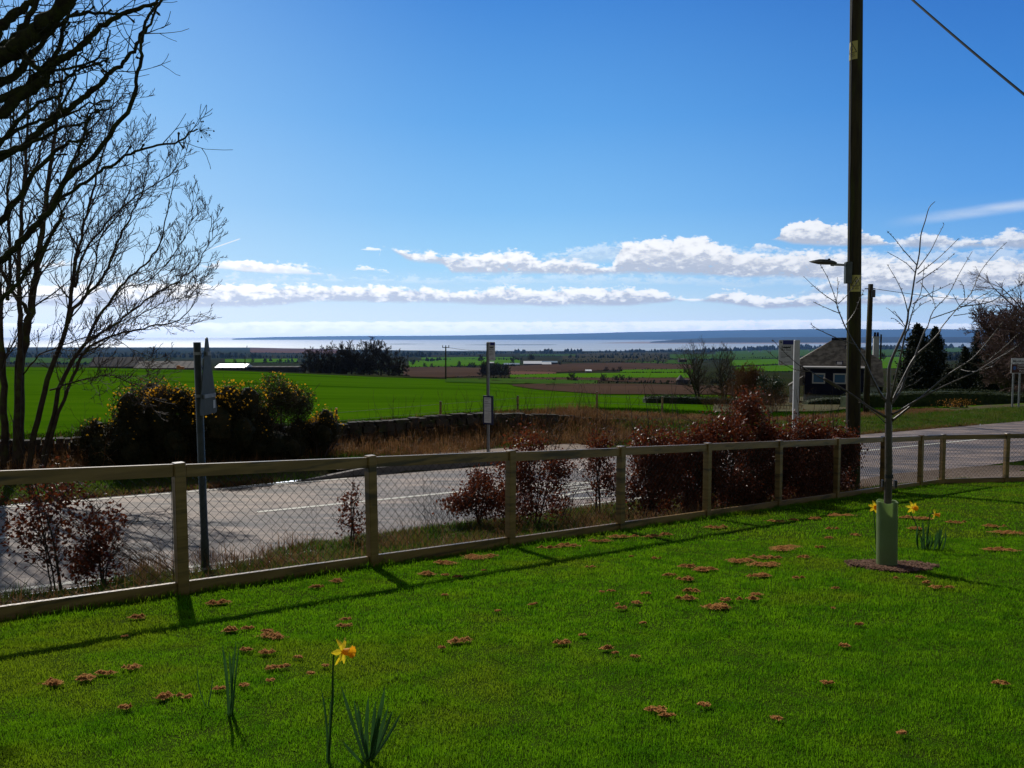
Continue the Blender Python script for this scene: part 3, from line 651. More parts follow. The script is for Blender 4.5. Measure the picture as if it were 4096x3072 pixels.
# ------------------------------------------------------------------ brown clumps of raked moss and dead grass on the lawn
CL = []
for x, y, w in [(365,865,120),(530,835,100),(670,800,80),(825,765,80),(1080,950,110),(1180,955,50),(805,1020,80),(855,445,110),(790,568,28),(1455,525,100),(1560,515,60),(1690,535,60),(1715,568,120),(1560,655,70),(1680,668,90),(1885,700,40),(1720,768,60),(1800,762,60),(1960,805,40),(2055,755,30),(1705,850,40),(1545,880,45),(1390,900,50),(1385,350,120),(2105,212,90),(2010,250,70),(2180,500,70),(2190,455,50)]:
    CL.append((x / 1.58, 2200 + y / 1.58, w / 1.58))
for x, y, w in [(645,365,160),(440,405,130),(1080,305,100),(1210,292,130),(1390,265,90),(1550,240,130),(1720,235,80),(1810,225,70),(340,470,100),(430,480,40),(515,490,50),(675,450,25),(430,605,30),(1330,428,40),(1745,375,45),(1585,362,25),(1935,425,90),(1825,480,60),(1925,505,90),(985,662,40),(1910,625,110),(1960,580,80),(1675,597,40),(1455,580,40),(1405,585,25),(1625,655,50),(1535,685,60),(1495,662,25),(1660,780,35),(525,892,100),(410,937,40),(1150,905,80),(1435,935,90),(1490,968,30),(1605,992,45),(1285,858,40),(1740,1330,90),(1810,1365,60),(765,705,30)]:
    CL.append((1500 + x / 1.5477, 2000 + y / 1.5477, w / 1.5477))
for x, y, w in [(340,425,120),(555,370,130),(690,393,150),(670,350,110),(760,352,50),(810,295,190),(905,350,55),(640,460,100),(390,170,110),(765,135,80),(845,128,60),(975,118,70),(1120,98,110),(1085,180,50),(1060,235,40),(1215,218,50),(1010,292,50),(1520,110,100),(1600,118,90),(1570,178,80),(1820,140,90),(2050,163,100),(2130,203,130),(2060,305,120),(395,650,130),(455,607,60),(565,600,100),(635,575,50),(1105,538,40),(1085,655,20),(880,473,50),(1240,752,50),(1145,880,60),(1060,1102,50),(320,1235,60),(765,1315,50),(2070,1105,60),(1465,475,35),(1590,470,40),(1635,503,50),(1700,530,50),(1765,530,40),(1490,1400,40)]:
    CL.append((2596 + x / 1.4747, 2000 + y / 1.4747, w / 1.4747))
def clump_at(px, py, wpx, ratio=.42):
    c_ = hit(px, py, 0, 1.8); rx = wpx / 2 / F_PX * c_[1]; ry = max(rx * ratio * 1.9, .02); n = int(np.clip(rx * 15000, 160, 2400))
    kb = int(rng.integers(4, 10)); bx = rng.uniform(-.75, .75, kb); by_ = rng.uniform(-.6, .6, kb); bs = rng.uniform(.15, .62, kb); ib = rng.choice(kb, n, p=bs / bs.sum())
    gx, gy = rng.normal(0, .45, n) * bs[ib], rng.normal(0, .45, n) * bs[ib]; X = c_[0] + (bx[ib] + gx) * rx; Y = c_[1] + (by_[ib] + gy) * ry
    prof = np.exp(-(gx ** 2 + gy ** 2) / (bs[ib] ** 2 * .25)) * min(.020, rx * .30) * rng.uniform(.2, 1.1, n); base = gz(X, Y) + .022 + prof; V, Fc = [], []
    a = rng.uniform(0, 2 * np.pi, n); L = rng.uniform(.005, .017, n); up = rng.uniform(-.3, .6, n); w = rng.uniform(.0015, .0034, n)
    d = np.stack([np.cos(a), np.sin(a), up], -1); p = np.stack([-np.sin(a), np.cos(a), rng.uniform(-.6, .6, n)], -1); C = np.stack([X, Y, base], -1)
    V = np.stack([C - d * L[:, None] / 2 - p * w[:, None], C - d * L[:, None] / 2 + p * w[:, None], C + d * L[:, None] / 2 + p * w[:, None] * .4, C + d * L[:, None] / 2 - p * w[:, None] * .4], 1).reshape(-1, 3)
    i = np.arange(n)[:, None] * 4; Fq = (i + [0, 1, 2, 3]).tolist(); V = V.tolist()
    # low solid hearts of the clump
    Ft = []
    for q0 in range(0):
        k0 = len(V); x0, y0 = c_[0] + bx[q0] * rx, c_[1] + by_[q0] * ry; V.append((x0, y0, float(gz(x0, y0)) + .022 + min(.014, rx * .2)))
        for q in range(9): t_ = q * math.pi / 4.5; wb = rng.uniform(.35, .75) * bs[q0]; x, y = x0 + math.cos(t_) * rx * wb, y0 + math.sin(t_) * ry * wb; V.append((x, y, float(gz(x, y)) + .016))
        Ft += [(k0, k0 + 1 + q, k0 + 1 + (q + 1) % 9) for q in range(9)]
    me = bpy.data.meshes.new('grass_clump'); me.from_pydata([tuple(q) for q in V], [], [tuple(q) for q in Fq] + Ft); me.materials.append(M['thatch'])
    o = bpy.data.objects.new('grass_clump', me); col.objects.link(o); return o
SPECIAL = {(1080,950): 'dark reddish clump of dead grass beside a yellow patch, left foreground', (365,865): 'leftmost dark brown clump, first in the row of four', (810,295): 'longest thin brown clump, above the ring of clumps right of centre', (395,650): 'large brown clump lowest in the ring of clumps right of centre', (1740,1330): 'ragged brown clump nearest the bottom of the photo, right of centre', (2070,1105): 'pale topped brown clump nearest the right edge of the lawn', (1150,905): 'small bright brown clump near the middle of the lawn', (525,892): 'brown clump upper right of the nearest daffodil bloom'}
for px, py, wpx in CL:
    sp = None
    for (kx, ky), lab in SPECIAL.items():
        for ox, oy, sc in ((0, 2200, 1.58), (1500, 2000, 1.5477), (2596, 2000, 1.4747)):
            if abs(ox + kx / sc - px) < 1 and abs(oy + ky / sc - py) < 1: sp = lab
    o = clump_at(px, py, wpx * 1.35); h = hit(px, py, 0, 1.8); dfc = -(FN[0] * (h[0] - F0[0]) + FN[1] * (h[1] - F0[1]))
    if dfc < 1.35: lab = 'brown clump of raked dead grass in the strip close along the fence'
    elif math.hypot(h[0] - tree_base[0], h[1] - tree_base[1]) < 1.7: lab = 'brown clump of raked dead grass near the mulch ring of the young tree'
    elif px > 3500: lab = 'brown clump of raked dead grass on the lawn right of the tree guard'
    elif px < 1260 and py > 2680: lab = 'brown clump of raked dead grass around the leafy daffodil clumps, left foreground'
    elif px < 1500: lab = 'brown clump of raked dead grass on the left lawn behind the daffodils'
    elif px < 2480: lab = 'brown clump of raked dead grass scattered on the middle of the lawn'
    elif py > 2560: lab = 'brown clump of raked dead grass on the open foreground right of the middle'
    else: lab = 'brown clump of raked dead grass in the cluster between mid lawn and young tree'
    tag(o, sp or lab, 'grass clump', 'brown clumps lying on the lawn')
# ------------------------------------------------------------------ branches
def perp(d):
    a = Vector((rng.normal(), rng.normal(), rng.normal())); a = a - d * a.dot(d)
    return a.normalized() if a.length > 1e-4 else Vector((1, 0, 0))
def grow(mb, p, d, L, r, depth, up=.25, wob=.16, nch=(3, 5), ang=(25, 55), sides=4, rmin=.003, lr=(.45, .75), seg=6, flat=1.0, tips=None, buds=0):
    """one wandering branch with side shoots, all into one mesh"""
    p = Vector(p); d = Vector(d).normalized(); pts = [p.copy()]; rr = [r]; ds = [d.copy()]
    for i in range(seg):
        d = (d + perp(d) * rng.normal(0, wob) + Vector((0, 0, up / seg))).normalized(); p = p + d * (L / seg)
        pts.append(p.copy()); rr.append(max(r * (1 - .75 * (i + 1) / seg), rmin * .7)); ds.append(d.copy())
    mb.tube(pts, rr, sides if r > .012 else 3, cap=False)
    if tips is not None: tips.append((pts[-1], ds[-1]))
    if depth <= 0: return
    n = rng.integers(nch[0], nch[1] + 1)
    for k_ in range(n):
        f_ = (k_ + rng.uniform(.2, 1.0)) / n * .85 + .12; i = min(int(f_ * seg), seg - 1); q = pts[i].lerp(pts[i + 1], f_ * seg - i)
        a = R(rng.uniform(*ang)); s = perp(ds[i]); s.y *= flat; s.normalize() if s.length > 0 else None
        nd = ds[i] * math.cos(a) + s * math.sin(a)
        grow(mb, q, nd, L * rng.uniform(*lr) * (1 - .45 * f_), max(rr[i] * .6, rmin), depth - 1, up, wob, nch, ang, sides, rmin, lr, max(3, seg - 1), flat, tips)
def smooth_path(P_, n=4):
    P_ = [Vector(q) for q in P_]; o = []
    for i in range(len(P_) - 1):
        a = P_[max(i - 1, 0)]; b_ = P_[i]; c_ = P_[i + 1]; d = P_[min(i + 2, len(P_) - 1)]
        for k_ in range(n):
            t = k_ / n; o.append(.5 * ((2 * b_) + (c_ - a) * t + (2 * a - 5 * b_ + 4 * c_ - d) * t * t + (3 * b_ - a - 3 * c_ + d) * t ** 3))
    o.append(P_[-1]); return o
def limb(mb, px, Y0, dY, r0, r1, sides=8, wob=.0, knob=0.0):
    n = len(px); P_ = [Vector(W(x, y, Y0 + dY * i / max(n - 1, 1))) for i, (x, y) in enumerate(px)]
    P_ = smooth_path(P_, 4); k_ = len(P_)
    P_ = [q + Vector(rng.normal(0, wob, 3)) if 0 < i < k_ - 1 else q for i, q in enumerate(P_)]
    rr = [r0 + (r1 - r0) * (i / (k_ - 1)) ** .8 for i in range(k_)]
    if knob: rr = [a * (1 + rng.normal(0, knob)) for a in rr]
    mb.tube(P_, rr, sides, cap=True); return P_, rr
def shoots(mb, P_, rr, n, L, depth, ang=(25, 60), up=.3, start=.2, bias=None, rmin=.004, flat=.6, lr=(.45, .8), wob=.16, tips=None, nch=(2, 4), tl=.6):
    k_ = len(P_) - 1
    for j in range(n):
        f_ = start + (1 - start) * (j + rng.random()) / n; i = min(int(f_ * k_), k_ - 1); q = P_[i].lerp(P_[i + 1], f_ * k_ - i)
        d = (P_[i + 1] - P_[i]).normalized(); s = perp(d); s.y *= flat
        if bias is not None: s = s + Vector(bias)
        s = s - d * s.dot(d)
        s.normalize(); a = R(rng.uniform(*ang)); nd = d * math.cos(a) + s * math.sin(a)
        grow(mb, q, nd, L * rng.uniform(.6, 1.2) * (1 - (1 - tl) * f_), max(min(rr[i] * .55, L * .012), rmin), depth, up, wob, nch, (25, 55), 4, rmin, lr, 6, flat, tips)

# ------------------------------------------------------------------ many-stemmed bare tree by the wall (left)
def ash_tree():
    base = ground(90, 15.2); t = empty('bare_tree', base, 'tall leafless tree with many stems rising beside the stone wall', 'tree')
    tr = MB(); br = MB(); tips = []
    stems = [([(18,1905),(22,1700),(14,1500),(4,1350),(-6,1150),(-30,900),(-40,600)], .105, .03, 0),
             ([(70,1910),(78,1700),(76,1500),(96,1370),(122,1250),(142,1120),(156,1000),(180,850),(197,700),(216,560),(236,420),(250,300)], .150, .018, .8),
             ([(62,1900),(80,1500),(84,1300),(76,1150),(76,1000),(90,800),(104,620),(112,420),(120,240)], .085, .014, -.7),
             ([(110,1900),(150,1680),(205,1470),(262,1310),(285,1180),(300,1060),(325,950),(355,830),(388,700),(420,600),(440,520)], .085, .010, .5),
             ([(272,1290),(300,1235),(352,1180),(415,1105),(446,1030),(482,950),(532,850),(572,760),(592,650)], .055, .008, -.3),
             ([(160,1900),(212,1660),(248,1530),(300,1425),(345,1370),(385,1285),(445,1195),(520,1105),(600,1040),(645,960),(668,850),(702,700)], .070, .007, .6),
             ([(330,1385),(400,1335),(475,1290),(560,1215),(640,1165),(720,1120),(790,1065),(832,960),(845,860)], .040, .006, -.5),
             ([(170,1880),(222,1700),(290,1510),(345,1400),(420,1355),(520,1325),(620,1302),(700,1290),(760,1240),(800,1150)], .055, .006, .2),
             ([(300,1150),(340,1010),(420,900),(520,800),(610,740),(690,690),(740,620)], .035, .006, .9),
             ([(120,1260),(60,1180),(20,1100),(-60,950),(-120,800)], .06, .012, -.6),
             ([(200,1560),(330,1520),(430,1500),(520,1530),(600,1600)], .025, .005, -.8),
             ([(90,1500),(160,1420),(280,1370),(420,1340),(520,1390),(620,1440)], .022, .005, -.5),
             ([(180,850),(260,700),(330,560),(420,450),(500,380)], .035, .006, .5),
             ([(140,1100),(190,960),(250,850),(310,720),(350,600),(370,480)], .04, .006, .4),
             ([(90,800),(140,680),(170,560),(185,420),(200,250)], .035, .006, -.4),
             ([(30,1200),(40,1000),(30,800),(45,600),(40,420),(60,250)], .05, .01, .9),
             ([(445,1195),(500,1150),(600,1120),(700,1010),(760,900),(775,800)], .022, .005, .3),
             ([(350,1180),(380,1060),(400,960),(470,860),(520,740),(530,640),(560,560)], .028, .005, -.2),
             ([(300,1425),(400,1380),(500,1290),(600,1240),(680,1200),(760,1180),(820,1100)], .022, .005, .6),
             ([(104,620),(60,480),(30,330),(20,150)], .03, .008, .2)]
    for i, (px, r0, r1, dY) in enumerate(stems):
        P_, rr = limb(tr, px, 15.2, dY, r0 * .72, r1, 8 if r0 > .04 else 6, .012)
        big = r0 > .08
        shoots(br, P_, rr, 27 if big else 22, 1.45 if big else .95, 2, (22, 55), .6, .30 if big else .15, (.35 if i else .1, 0, .12), .0062, .7, (.38, .66), .10, tips, (3, 5), .55)
    tr.build('trunk', M['bark'], t, smooth=True); br.build('branches', M['twig'], t)
ash_tree()
# ------------------------------------------------------------------ mossy boughs of a nearer tree hanging in from the left
def near_tree():
    t = empty('mossy_tree', (-5.2, 5.5, float(gz(-5.2, 5.5))), 'dark mossy boughs of a near tree reaching in at the top left', 'tree')
    tr = MB(); br = MB(); tips = []
    b0 = Vector((-5.2, 5.5, float(gz(-5.2, 5.5)) - .1)); P_ = smooth_path([b0, b0 + Vector((.1, 0, 1.2)), b0 + Vector((0, .1, 2.6)), b0 + Vector((.1, 0, 4.2)), b0 + Vector((-.1, .1, 6.5))], 4)
    tr.tube(P_, [.24 - .10 * i / len(P_) for i in range(len(P_))], 10)
    Z = 1 / 1.844
    L_ = [([(-500,520),(-200,330),(0,233),(70,179),(135,135),(179,92),(228,49),(285,-30),(330,-120)], .085, .050, -.3, .3),
          ([(-500,800),(-200,560),(0,461),(38,428),(81,390),(141,347),(184,304),(217,252),(282,217),(325,184),(380,130),(434,87),(515,49),(597,22),(670,-6)], .055, .012, .2, .2),
          ([(-300,300),(-60,190),(0,110),(54,60),(110,20),(160,-40)], .045, .03, .2, .3),
          ([(-300,800),(0,630),(81,585),(163,515),(228,466),(293,423),(347,380),(401,336),(428,304),(450,282),(488,255),(520,217),(553,163),(575,108),(607,43),(640,-20)], .032, .010, .4, .15),
          ([(-300,1150),(-100,1060),(0,1040),(60,990),(120,925),(160,880),(206,835),(266,721),(353,645),(461,515),(537,390),(548,310),(566,217),(565,165),(590,110),(628,33),(650,-20)], .034, .007, -.3, .12),
          ([(206,835),(217,802),(304,759),(380,699),(461,650),(542,607),(629,585),(716,569),(754,531),(792,518)], .016, .006, .3, .10),
          ([(-200,1000),(0,890),(65,800),(130,700),(206,620),(270,570),(330,560),(370,520)], .030, .008, .5, .2),
          ([(-200,560),(0,560),(70,520),(160,480),(240,470),(300,450),(360,420),(440,400)], .020, .006, .6, .1),
          ([(141,347),(190,345),(240,330),(290,290),(330,275),(390,250),(430,235)], .016, .007, .2, .1),
          ([(184,304),(200,280),(280,275),(380,240),(420,190),(440,120)], .014, .006, -.2, .1),
          ([(-100,700),(0,580),(60,500),(120,440),(190,400),(250,380)], .022, .010, -.2, .2),
          ([(135,135),(200,120),(300,60),(380,50),(450,55),(530,48)], .022, .008, .2, .2),
          ([(70,179),(110,240),(160,275),(210,262)], .030, .012, -.3, .2),
          ([(-200,1250),(0,1200),(70,1130),(140,1040),(210,930),(260,850)], .022, .008, .3, .1),
          ([(-100,420),(40,380),(120,330),(200,250),(240,180),(260,90),(300,10)], .035, .012, .3, .2),
          ([(-100,640),(60,600),(150,560),(230,520),(300,500),(350,480),(380,440)], .018, .006, -.2, .15),
          ([(228,466),(260,400),(290,330),(310,250),(330,190),(340,130)], .012, .005, .2, .1),
          ([(266,721),(300,640),(340,540),(350,470),(380,400),(400,330)], .012, .004, .3, .1),
          ([(0,180),(60,150),(110,80),(140,20),(160,-30)], .03, .015, .1, .2),
          ([(-100,300),(0,330),(60,300),(120,240),(180,150),(215,120)], .040, .02, .4, .3)]
    for px, r0, r1, dY, kn in L_:
        P_, rr = limb(tr, px, 5.5, dY * .8, r0 * .84, r1 * .84, 8, .006, kn * .35)
        shoots(br, P_, rr, 8, .42, 1, (28, 60), .25, .25, (.1, 0, .1), .0032, .6, (.4, .7), .18, tips, (1, 3), .8)
        # stubby spurs with fat buds
        for j in range(4):
            i = int(rng.integers(len(P_) // 3, len(P_) - 1)); d = (P_[i + 1] - P_[i]).normalized() if i + 1 < len(P_) else Vector((1, 0, 0)); s = perp(d); s.y *= .3; s.normalize()
            q = P_[i]; e = q + (s + d * .8).normalized() * rng.uniform(.03, .09); br.tube([q, q.lerp(e, .7), e, e + (e - q) * .15], [.005, .006, .010, .003], 5)
    # berry cluster at the tip of the long low shoot
    tipp = Vector(W(800, 522, 5.8))
    bm_ = MB()
    for k_ in range(26):
        d = Vector((rng.uniform(-.3, 1.2), rng.uniform(-.6, .6), rng.uniform(-.9, .6))).normalized(); e = tipp + d * rng.uniform(.04, .10)
        br.tube([tipp, tipp.lerp(e, .6) + Vector((0, 0, .008)), e], [.0018, .0012, .0012], 3, False)
        if k_ % 3 == 0: bm_.tube([e - Vector((0, 0, .007)), e - Vector((0, 0, .004)), e, e + Vector((0, 0, .004)), e + Vector((0, 0, .007))], [.001, .005, .007, .005, .001], 6)
    tr.build('trunk', M['mossbark'], t, smooth=True); br.build('branches', M['mossbark'], t); bm_.build('berries', M['dark'], t)
near_tree()

# ------------------------------------------------------------------ young tree in its guard
def A(pts): return [(3096 + x / 2.212, 700 + y / 2.212) for x, y in pts]
def B_(pts): return [(3296 + x / 2.37, 1200 + y / 2.37) for x, y in pts]
def C_(pts): return [(2500 + x / 2.212, 1300 + y / 2.212) for x, y in pts]
def young_tree():
    t = empty('young_tree', tree_base, 'slender young leafless tree planted on the lawn inside a green guard', 'tree')
    tr = MB(); br = MB(); Y = float(tree_base[1])
    P0 = [(3547, 2275), (3548, 2100)] + B_([(613,1659),(612,1400),(612,1150),(610,960),(615,850),(615,700),(628,600),(690,450),(760,300),(790,200)]) + A([(1190,1200),(1212,1120),(1250,870),(1285,700),(1300,530),(1340,400),(1372,290),(1425,235)])
    n = len(P0); pts = smooth_path([Vector(W(x, y, Y)) for x, y in P0], 3); k_ = len(pts)
    rad = [np.interp(i / (k_ - 1), [0, .25, .30, .42, .6, 1], [.032, .027, .017, .012, .008, .0025]) for i in range(k_)]
    tr.tube(pts, rad, 10)
    BR = [(A([(1188,1230),(1150,1080),(1090,940),(1000,790)]), .005), (A([(1250,865),(1170,780),(1000,680)]), .004), (A([(1268,800),(1150,670),(1080,580),(1000,495)]), .005),
          (A([(1270,830),(1380,680),(1440,560),(1505,435)]), .005), (A([(1270,880),(1460,730),(1630,565)]), .005), (A([(1260,955),(1400,860),(1470,810),(1600,690)]), .005),
          (B_([(632,1000),(645,900),(665,800),(720,560),(770,330),(795,280)]) + A([(1200,1300),(1220,1230),(1250,1130),(1300,1040),(1330,800)]), .011),
          (B_([(632,990),(680,930),(740,830),(800,660),(840,590),(920,380),(960,280)]) + A([(1360,1340),(1410,1200),(1540,1060),(1640,870),(1755,675)]), .012),
          (B_([(632,980),(660,930),(750,740),(860,540),(1000,410),(1100,300)]) + A([(1480,1350),(1630,1170),(1740,1050),(1830,850),(1960,690),(2060,595)]), .011),
          (A([(1650,1165),(1890,1130),(2010,1070),(2130,1000),(2212,945)]), .006), (A([(1390,1270),(1640,1180),(1820,1080),(1945,1010)]), .005), (A([(1590,1245),(1780,1215),(1905,1165)]), .004),
          (B_([(632,1155),(780,1040),(970,880),(1200,690),(1400,560),(1560,380),(1700,200)]), .012), (B_([(632,1085),(700,1060),(880,950),(1150,810),(1420,690),(1630,560),(1740,500),(1880,400)]), .011),
          (B_([(1300,660),(1400,680),(1500,660),(1620,620)]), .004), (B_([(1360,590),(1500,610),(1620,520),(1740,420),(1850,310)]), .004), (B_([(1480,640),(1600,600),(1740,480),(1830,440)]), .003),
          (B_([(590,1112),(420,1010),(240,880),(0,740)]) + C_([(1900,570),(1640,410),(1520,340),(1400,230),(1305,130)]), .012),
          (B_([(590,1172),(490,1080),(400,1010),(330,950)]), .005),
          (B_([(596,975),(520,860),(440,700),(380,560),(280,400),(200,250),(130,80)]) + A([(560,1170),(545,1100),(480,920),(410,795)]), .011),
          (A([(555,1130),(460,1070),(370,1000),(265,900)]), .005), (A([(550,1140),(565,1000),(562,905)]), .0035), (A([(565,1140),(650,1060),(765,900)]), .004),
          (A([(582,1225),(460,1175),(350,1125)]), .004), (A([(635,1325),(710,1220),(750,1120),(797,1015)]), .005), (B_([(700,890),(770,830),(860,790),(922,742)]), .003),
          (B_([(690,860),(780,740),(850,710),(940,630)]), .003), (A([(730,1505),(560,1445),(400,1370),(325,1320)]), .005), (C_([(1640,410),(1520,400),(1400,340),(1250,225)]), .004),
          (A([(1150,1345),(1080,1280),(1035,1265)]), .003), (A([(1160,1340),(1100,1260),(1000,1175)]), .004), (A([(1140,1300),(1060,1200)]), .003),
          (A([(1300,960),(1400,1090),(1430,1180)]), .004), (A([(1690,1110),(1680,1000),(1645,930)]), .003), (A([(1645,1165),(1580,1050)]), .003), (A([(1230,1140),(1300,1090),(1420,1030),(1580,955)]), .005),
          (A([(1210,1240),(1300,1150),(1385,1110)]), .003), (A([(1400,1090),(1415,970)]), .003)]
    for i, (px, r0) in enumerate(BR):
        dY = rng.uniform(-.5, .5) * min(1, len(px) / 6); P_ = [Vector(W(x, y, Y + dY * (j / (len(px) - 1)))) for j, (x, y) in enumerate(px)]
        P_ = smooth_path(P_, 3); kk = len(P_); rr = [r0 + (.0019 - r0) * (j / (kk - 1)) ** .7 for j in range(kk)]; br.tube(P_, rr, 6)
        for j in range(2, kk):       # buds and short spurs
            for _ in range(2):
                if rng.random() < .75:
                    d = (P_[j] - P_[j - 1]).normalized(); s = perp(d); L = rng.uniform(.008, .026); q = P_[j - 1].lerp(P_[j], rng.random()); e = q + (d * .8 + s).normalized() * L
                    br.tube([q, q.lerp(e, .6), e], [.0018, .0030, .0008], 4, False)
    tr.build('trunk', M['cherry'], t, smooth=True); br.build('branches', M['cherry'], t, smooth=True)
    s = MB(); c_ = Vector(W(3556, 1905, Y)); s.tube([c_ + Vector((0, 0, -.015)), c_ + Vector((0, 0, .015))], [.034, .034], 10); c2 = Vector(W(3560, 1935, Y)); s.box(c2 + Vector((.045, 0, 0)), (.02, .03, .06)); s.box(c2 + Vector((-.055, .02, 0)), (.012, .03, .06)); s.build('tie', M['dark'], t)
    # guard: open topped plastic tube round the stem
    g = MB(); tb = Vector(tree_base); ro, ri, hh = .083, .080, .565; nn = 28; tilt = Vector((-.012, 0, 0))
    ring = lambda r_, z: [tb + Vector((math.cos(a) * r_, math.sin(a) * r_, z)) + tilt * (z / hh) for a in [2 * math.pi * q / nn for q in range(nn)]]
    def rz_(r_, z):
        o = ring(r_, z); 
        if z > .5:
            for q in range(nn): o[q] = o[q] + Vector((0, 0, .006 * math.sin(q * .9)))
        return o
    zs = [-.03, .1, .25, .4, .555, .565]
    vs = []; 
    for z in zs: vs += rz_(ro if z < .56 else ro + .003, z)
    for z in zs[::-1]: vs += rz_(ri, z)
    fs = [(a * nn + q, a * nn + (q + 1) % nn, (a + 1) * nn + (q + 1) % nn, (a + 1) * nn + q) for a in range(len(zs) * 2 - 1) for q in range(nn)]
    g.add(vs, fs); o = g.build('tree_guard', M['guard'], None, smooth=True); tag(o, 'pale green plastic tube guard standing round the young tree stem', 'tree guard')
    # mulch bed
    n = 5200; th = rng.uniform(0, 2 * np.pi, n); rr = np.sqrt(rng.random(n)); wob = 1 + .12 * np.sin(th * 3) + .07 * np.sin(th * 8)
    a = np.cos(th) * rr * .34 * wob + .04; b2 = np.sin(th) * rr * .26 * wob; X = tb[0] + a * math.cos(-.25) - b2 * math.sin(-.25); Yy = tb[1] + a * math.sin(-.25) + b2 * math.cos(-.25)
    Z = gz(X, Yy) + .006 + rng.uniform(0, .022, n); an = rng.uniform(0, 2 * np.pi, n); L = rng.uniform(.006, .022, n); w = rng.uniform(.002, .006, n); up = rng.uniform(-.25, .35, n)
    d = np.stack([np.cos(an) * L, np.sin(an) * L, up * L], -1); p = np.stack([-np.sin(an) * w, np.cos(an) * w, rng.uniform(-.4, .4, n) * w], -1); C = np.stack([X, Yy, Z], -1)
    V = np.stack([C - d - p, C + d - p, C + d + p, C - d + p], 1).reshape(-1, 3); tag(npmesh('bark_mulch', V, np.arange(n)[:, None] * 4 + [0, 1, 2, 3], M['mulch'], 4), kind='stuff')
    V = [(tb[0] + .03, tb[1], tb[2] + .012)]
    for q in range(32):
        t_ = q * math.pi / 16; wb = 1 + .12 * math.sin(t_ * 3) + .07 * math.sin(t_ * 8); a, b2 = math.cos(t_) * .35 * wb + .04, math.sin(t_) * .27 * wb
        x, y = tb[0] + a * math.cos(-.25) - b2 * math.sin(-.25), tb[1] + a * math.sin(-.25) + b2 * math.cos(-.25); V.append((x, y, float(gz(x, y)) + .004))
    tag(npmesh('mulch_bed', V, [(0, 1 + q, 1 + (q + 1) % 32) for q in range(32)], M['mulch'], 3), kind='structure')
young_tree()

# ------------------------------------------------------------------ daffodils
def leaf_strip(mb, base, tip, w, bend, Yoff=0):
    base, tip = Vector(base), Vector(tip); ax = tip - base; side = Vector((1, 0, 0)); n = 8; L, Rr, Mi = [], [], []
    a0 = rng.uniform(-.7, .7); side = Vector((math.cos(a0), math.sin(a0), 0)); f_ = Vector((-side.y, side.x, 0))
    V = []
    for i in range(n + 1):
        t = i / n; c_ = base + ax * t + Vector(bend) * math.sin(t * math.pi) ; ww = w * (1 - max(0, (t - .72) / .28) ** 2 * .93) * (.75 + .25 * math.sin(t * 3))
        V += [c_ - side * ww / 2, c_ + f_ * ww * .18, c_ + side * ww / 2]
    mb.add(V, [q for i in range(n) for q in ((3*i, 3*i+1, 3*i+4, 3*i+3), (3*i+1, 3*i+2, 3*i+5, 3*i+4))])
def flower_head(parent, c_, facing, s=1.0):
    f_ = Vector(facing).normalized(); a = f_.cross(Vector((0, 0, 1))).normalized(); b_ = a.cross(f_).normalized()
    pm = MB()
    for k_ in range(6):
        th = k_ * math.pi / 3 + .25; d = a * math.cos(th) + b_ * math.sin(th); sd = -a * math.sin(th) + b_ * math.cos(th); V = []
        for i, (t, w, z) in enumerate([(0, .006, 0), (.010, .012, .001), (.022, .017, .002 * (1 if k_ % 2 else -1)), (.032, .012, -.003), (.042, .0015, -.008)]):
            q = Vector(c_) + d * t * s + f_ * (z - .002) * s; V += [q - sd * w * s * .5 * 1.05, q + f_ * .0015 * s, q + sd * w * s * .5 * 1.05]
        pm.add(V, [q for i in range(4) for q in ((3*i, 3*i+1, 3*i+4, 3*i+3), (3*i+1, 3*i+2, 3*i+5, 3*i+4))])
    petals = pm.build('petals', M['petal'], parent)
    cm = MB(); nn = 18; V = []
    for j, (r_, z) in enumerate([(.004, 0), (.009, .006), (.0105, .018), (.0125, .028), (.017, .034)]):
        for q in range(nn):
            th = q * 2 * math.pi / nn; rr = r_ * (1 + (.16 * math.sin(q * 2.8) if j == 4 else 0)); V.append(Vector(c_) + (a * math.cos(th) + b_ * math.sin(th)) * rr * s + f_ * z * s)
    cm.add(V, [(j*nn+q, j*nn+(q+1) % nn, (j+1)*nn+(q+1) % nn, (j+1)*nn+q) for j in range(4) for q in range(nn)]); cm.build('trumpet', M['corona'], parent)
def daffodil(bx, by, leaves, label, flower=None, facing=(1, -.25, .1), lw=.011, stem_w=.0036, fs=1.0, extra=None, group=None, spread=0.0):
    base = hit(bx, by, 0, 1.5); Y = base[1]; t = empty('daffodil', base, label, 'daffodil', group)
    for tx, ty in leaves:
        off = Vector((rng.uniform(-.008, .008), rng.uniform(-.02, .02), -.01)); tp = Vector(W(tx, ty, Y + rng.uniform(-.08, .08))); off.x += (tp.x - base[0]) * spread; m_ = MB()
        leaf_strip(m_, Vector(base) + off, tp, lw * rng.uniform(.8, 1.2), (rng.uniform(-.012, .012), rng.uniform(-.02, .02), 0)); m_.build('leaf', M['leafgreen'], t)
    for fl, fc, fsz, sb in ([(flower, facing, fs, None)] if flower else []) + (extra or []):
        tp = Vector(W(fl[0], fl[1], Y)); sbv = Vector(base) if sb is None else Vector(hit(sb[0], sb[1], 0, 1.5)); m_ = MB(); f_ = Vector(fc).normalized(); back = tp - f_ * .012 * fsz
        P_ = smooth_path([sbv, sbv.lerp(back, .5) + Vector((-.006, 0, 0)), back - f_ * .022 * fsz - Vector((0, 0, .028)), back - f_ * .008 * fsz, tp], 4); m_.tube(P_, stem_w, 6); m_.build('stem', M['leafgreen'], t)
        flower_head(t, tp, fc, fsz)
px1 = lambda pts: [(700 + x / 2.212, 2450 + y / 2.212) for x, y in pts]
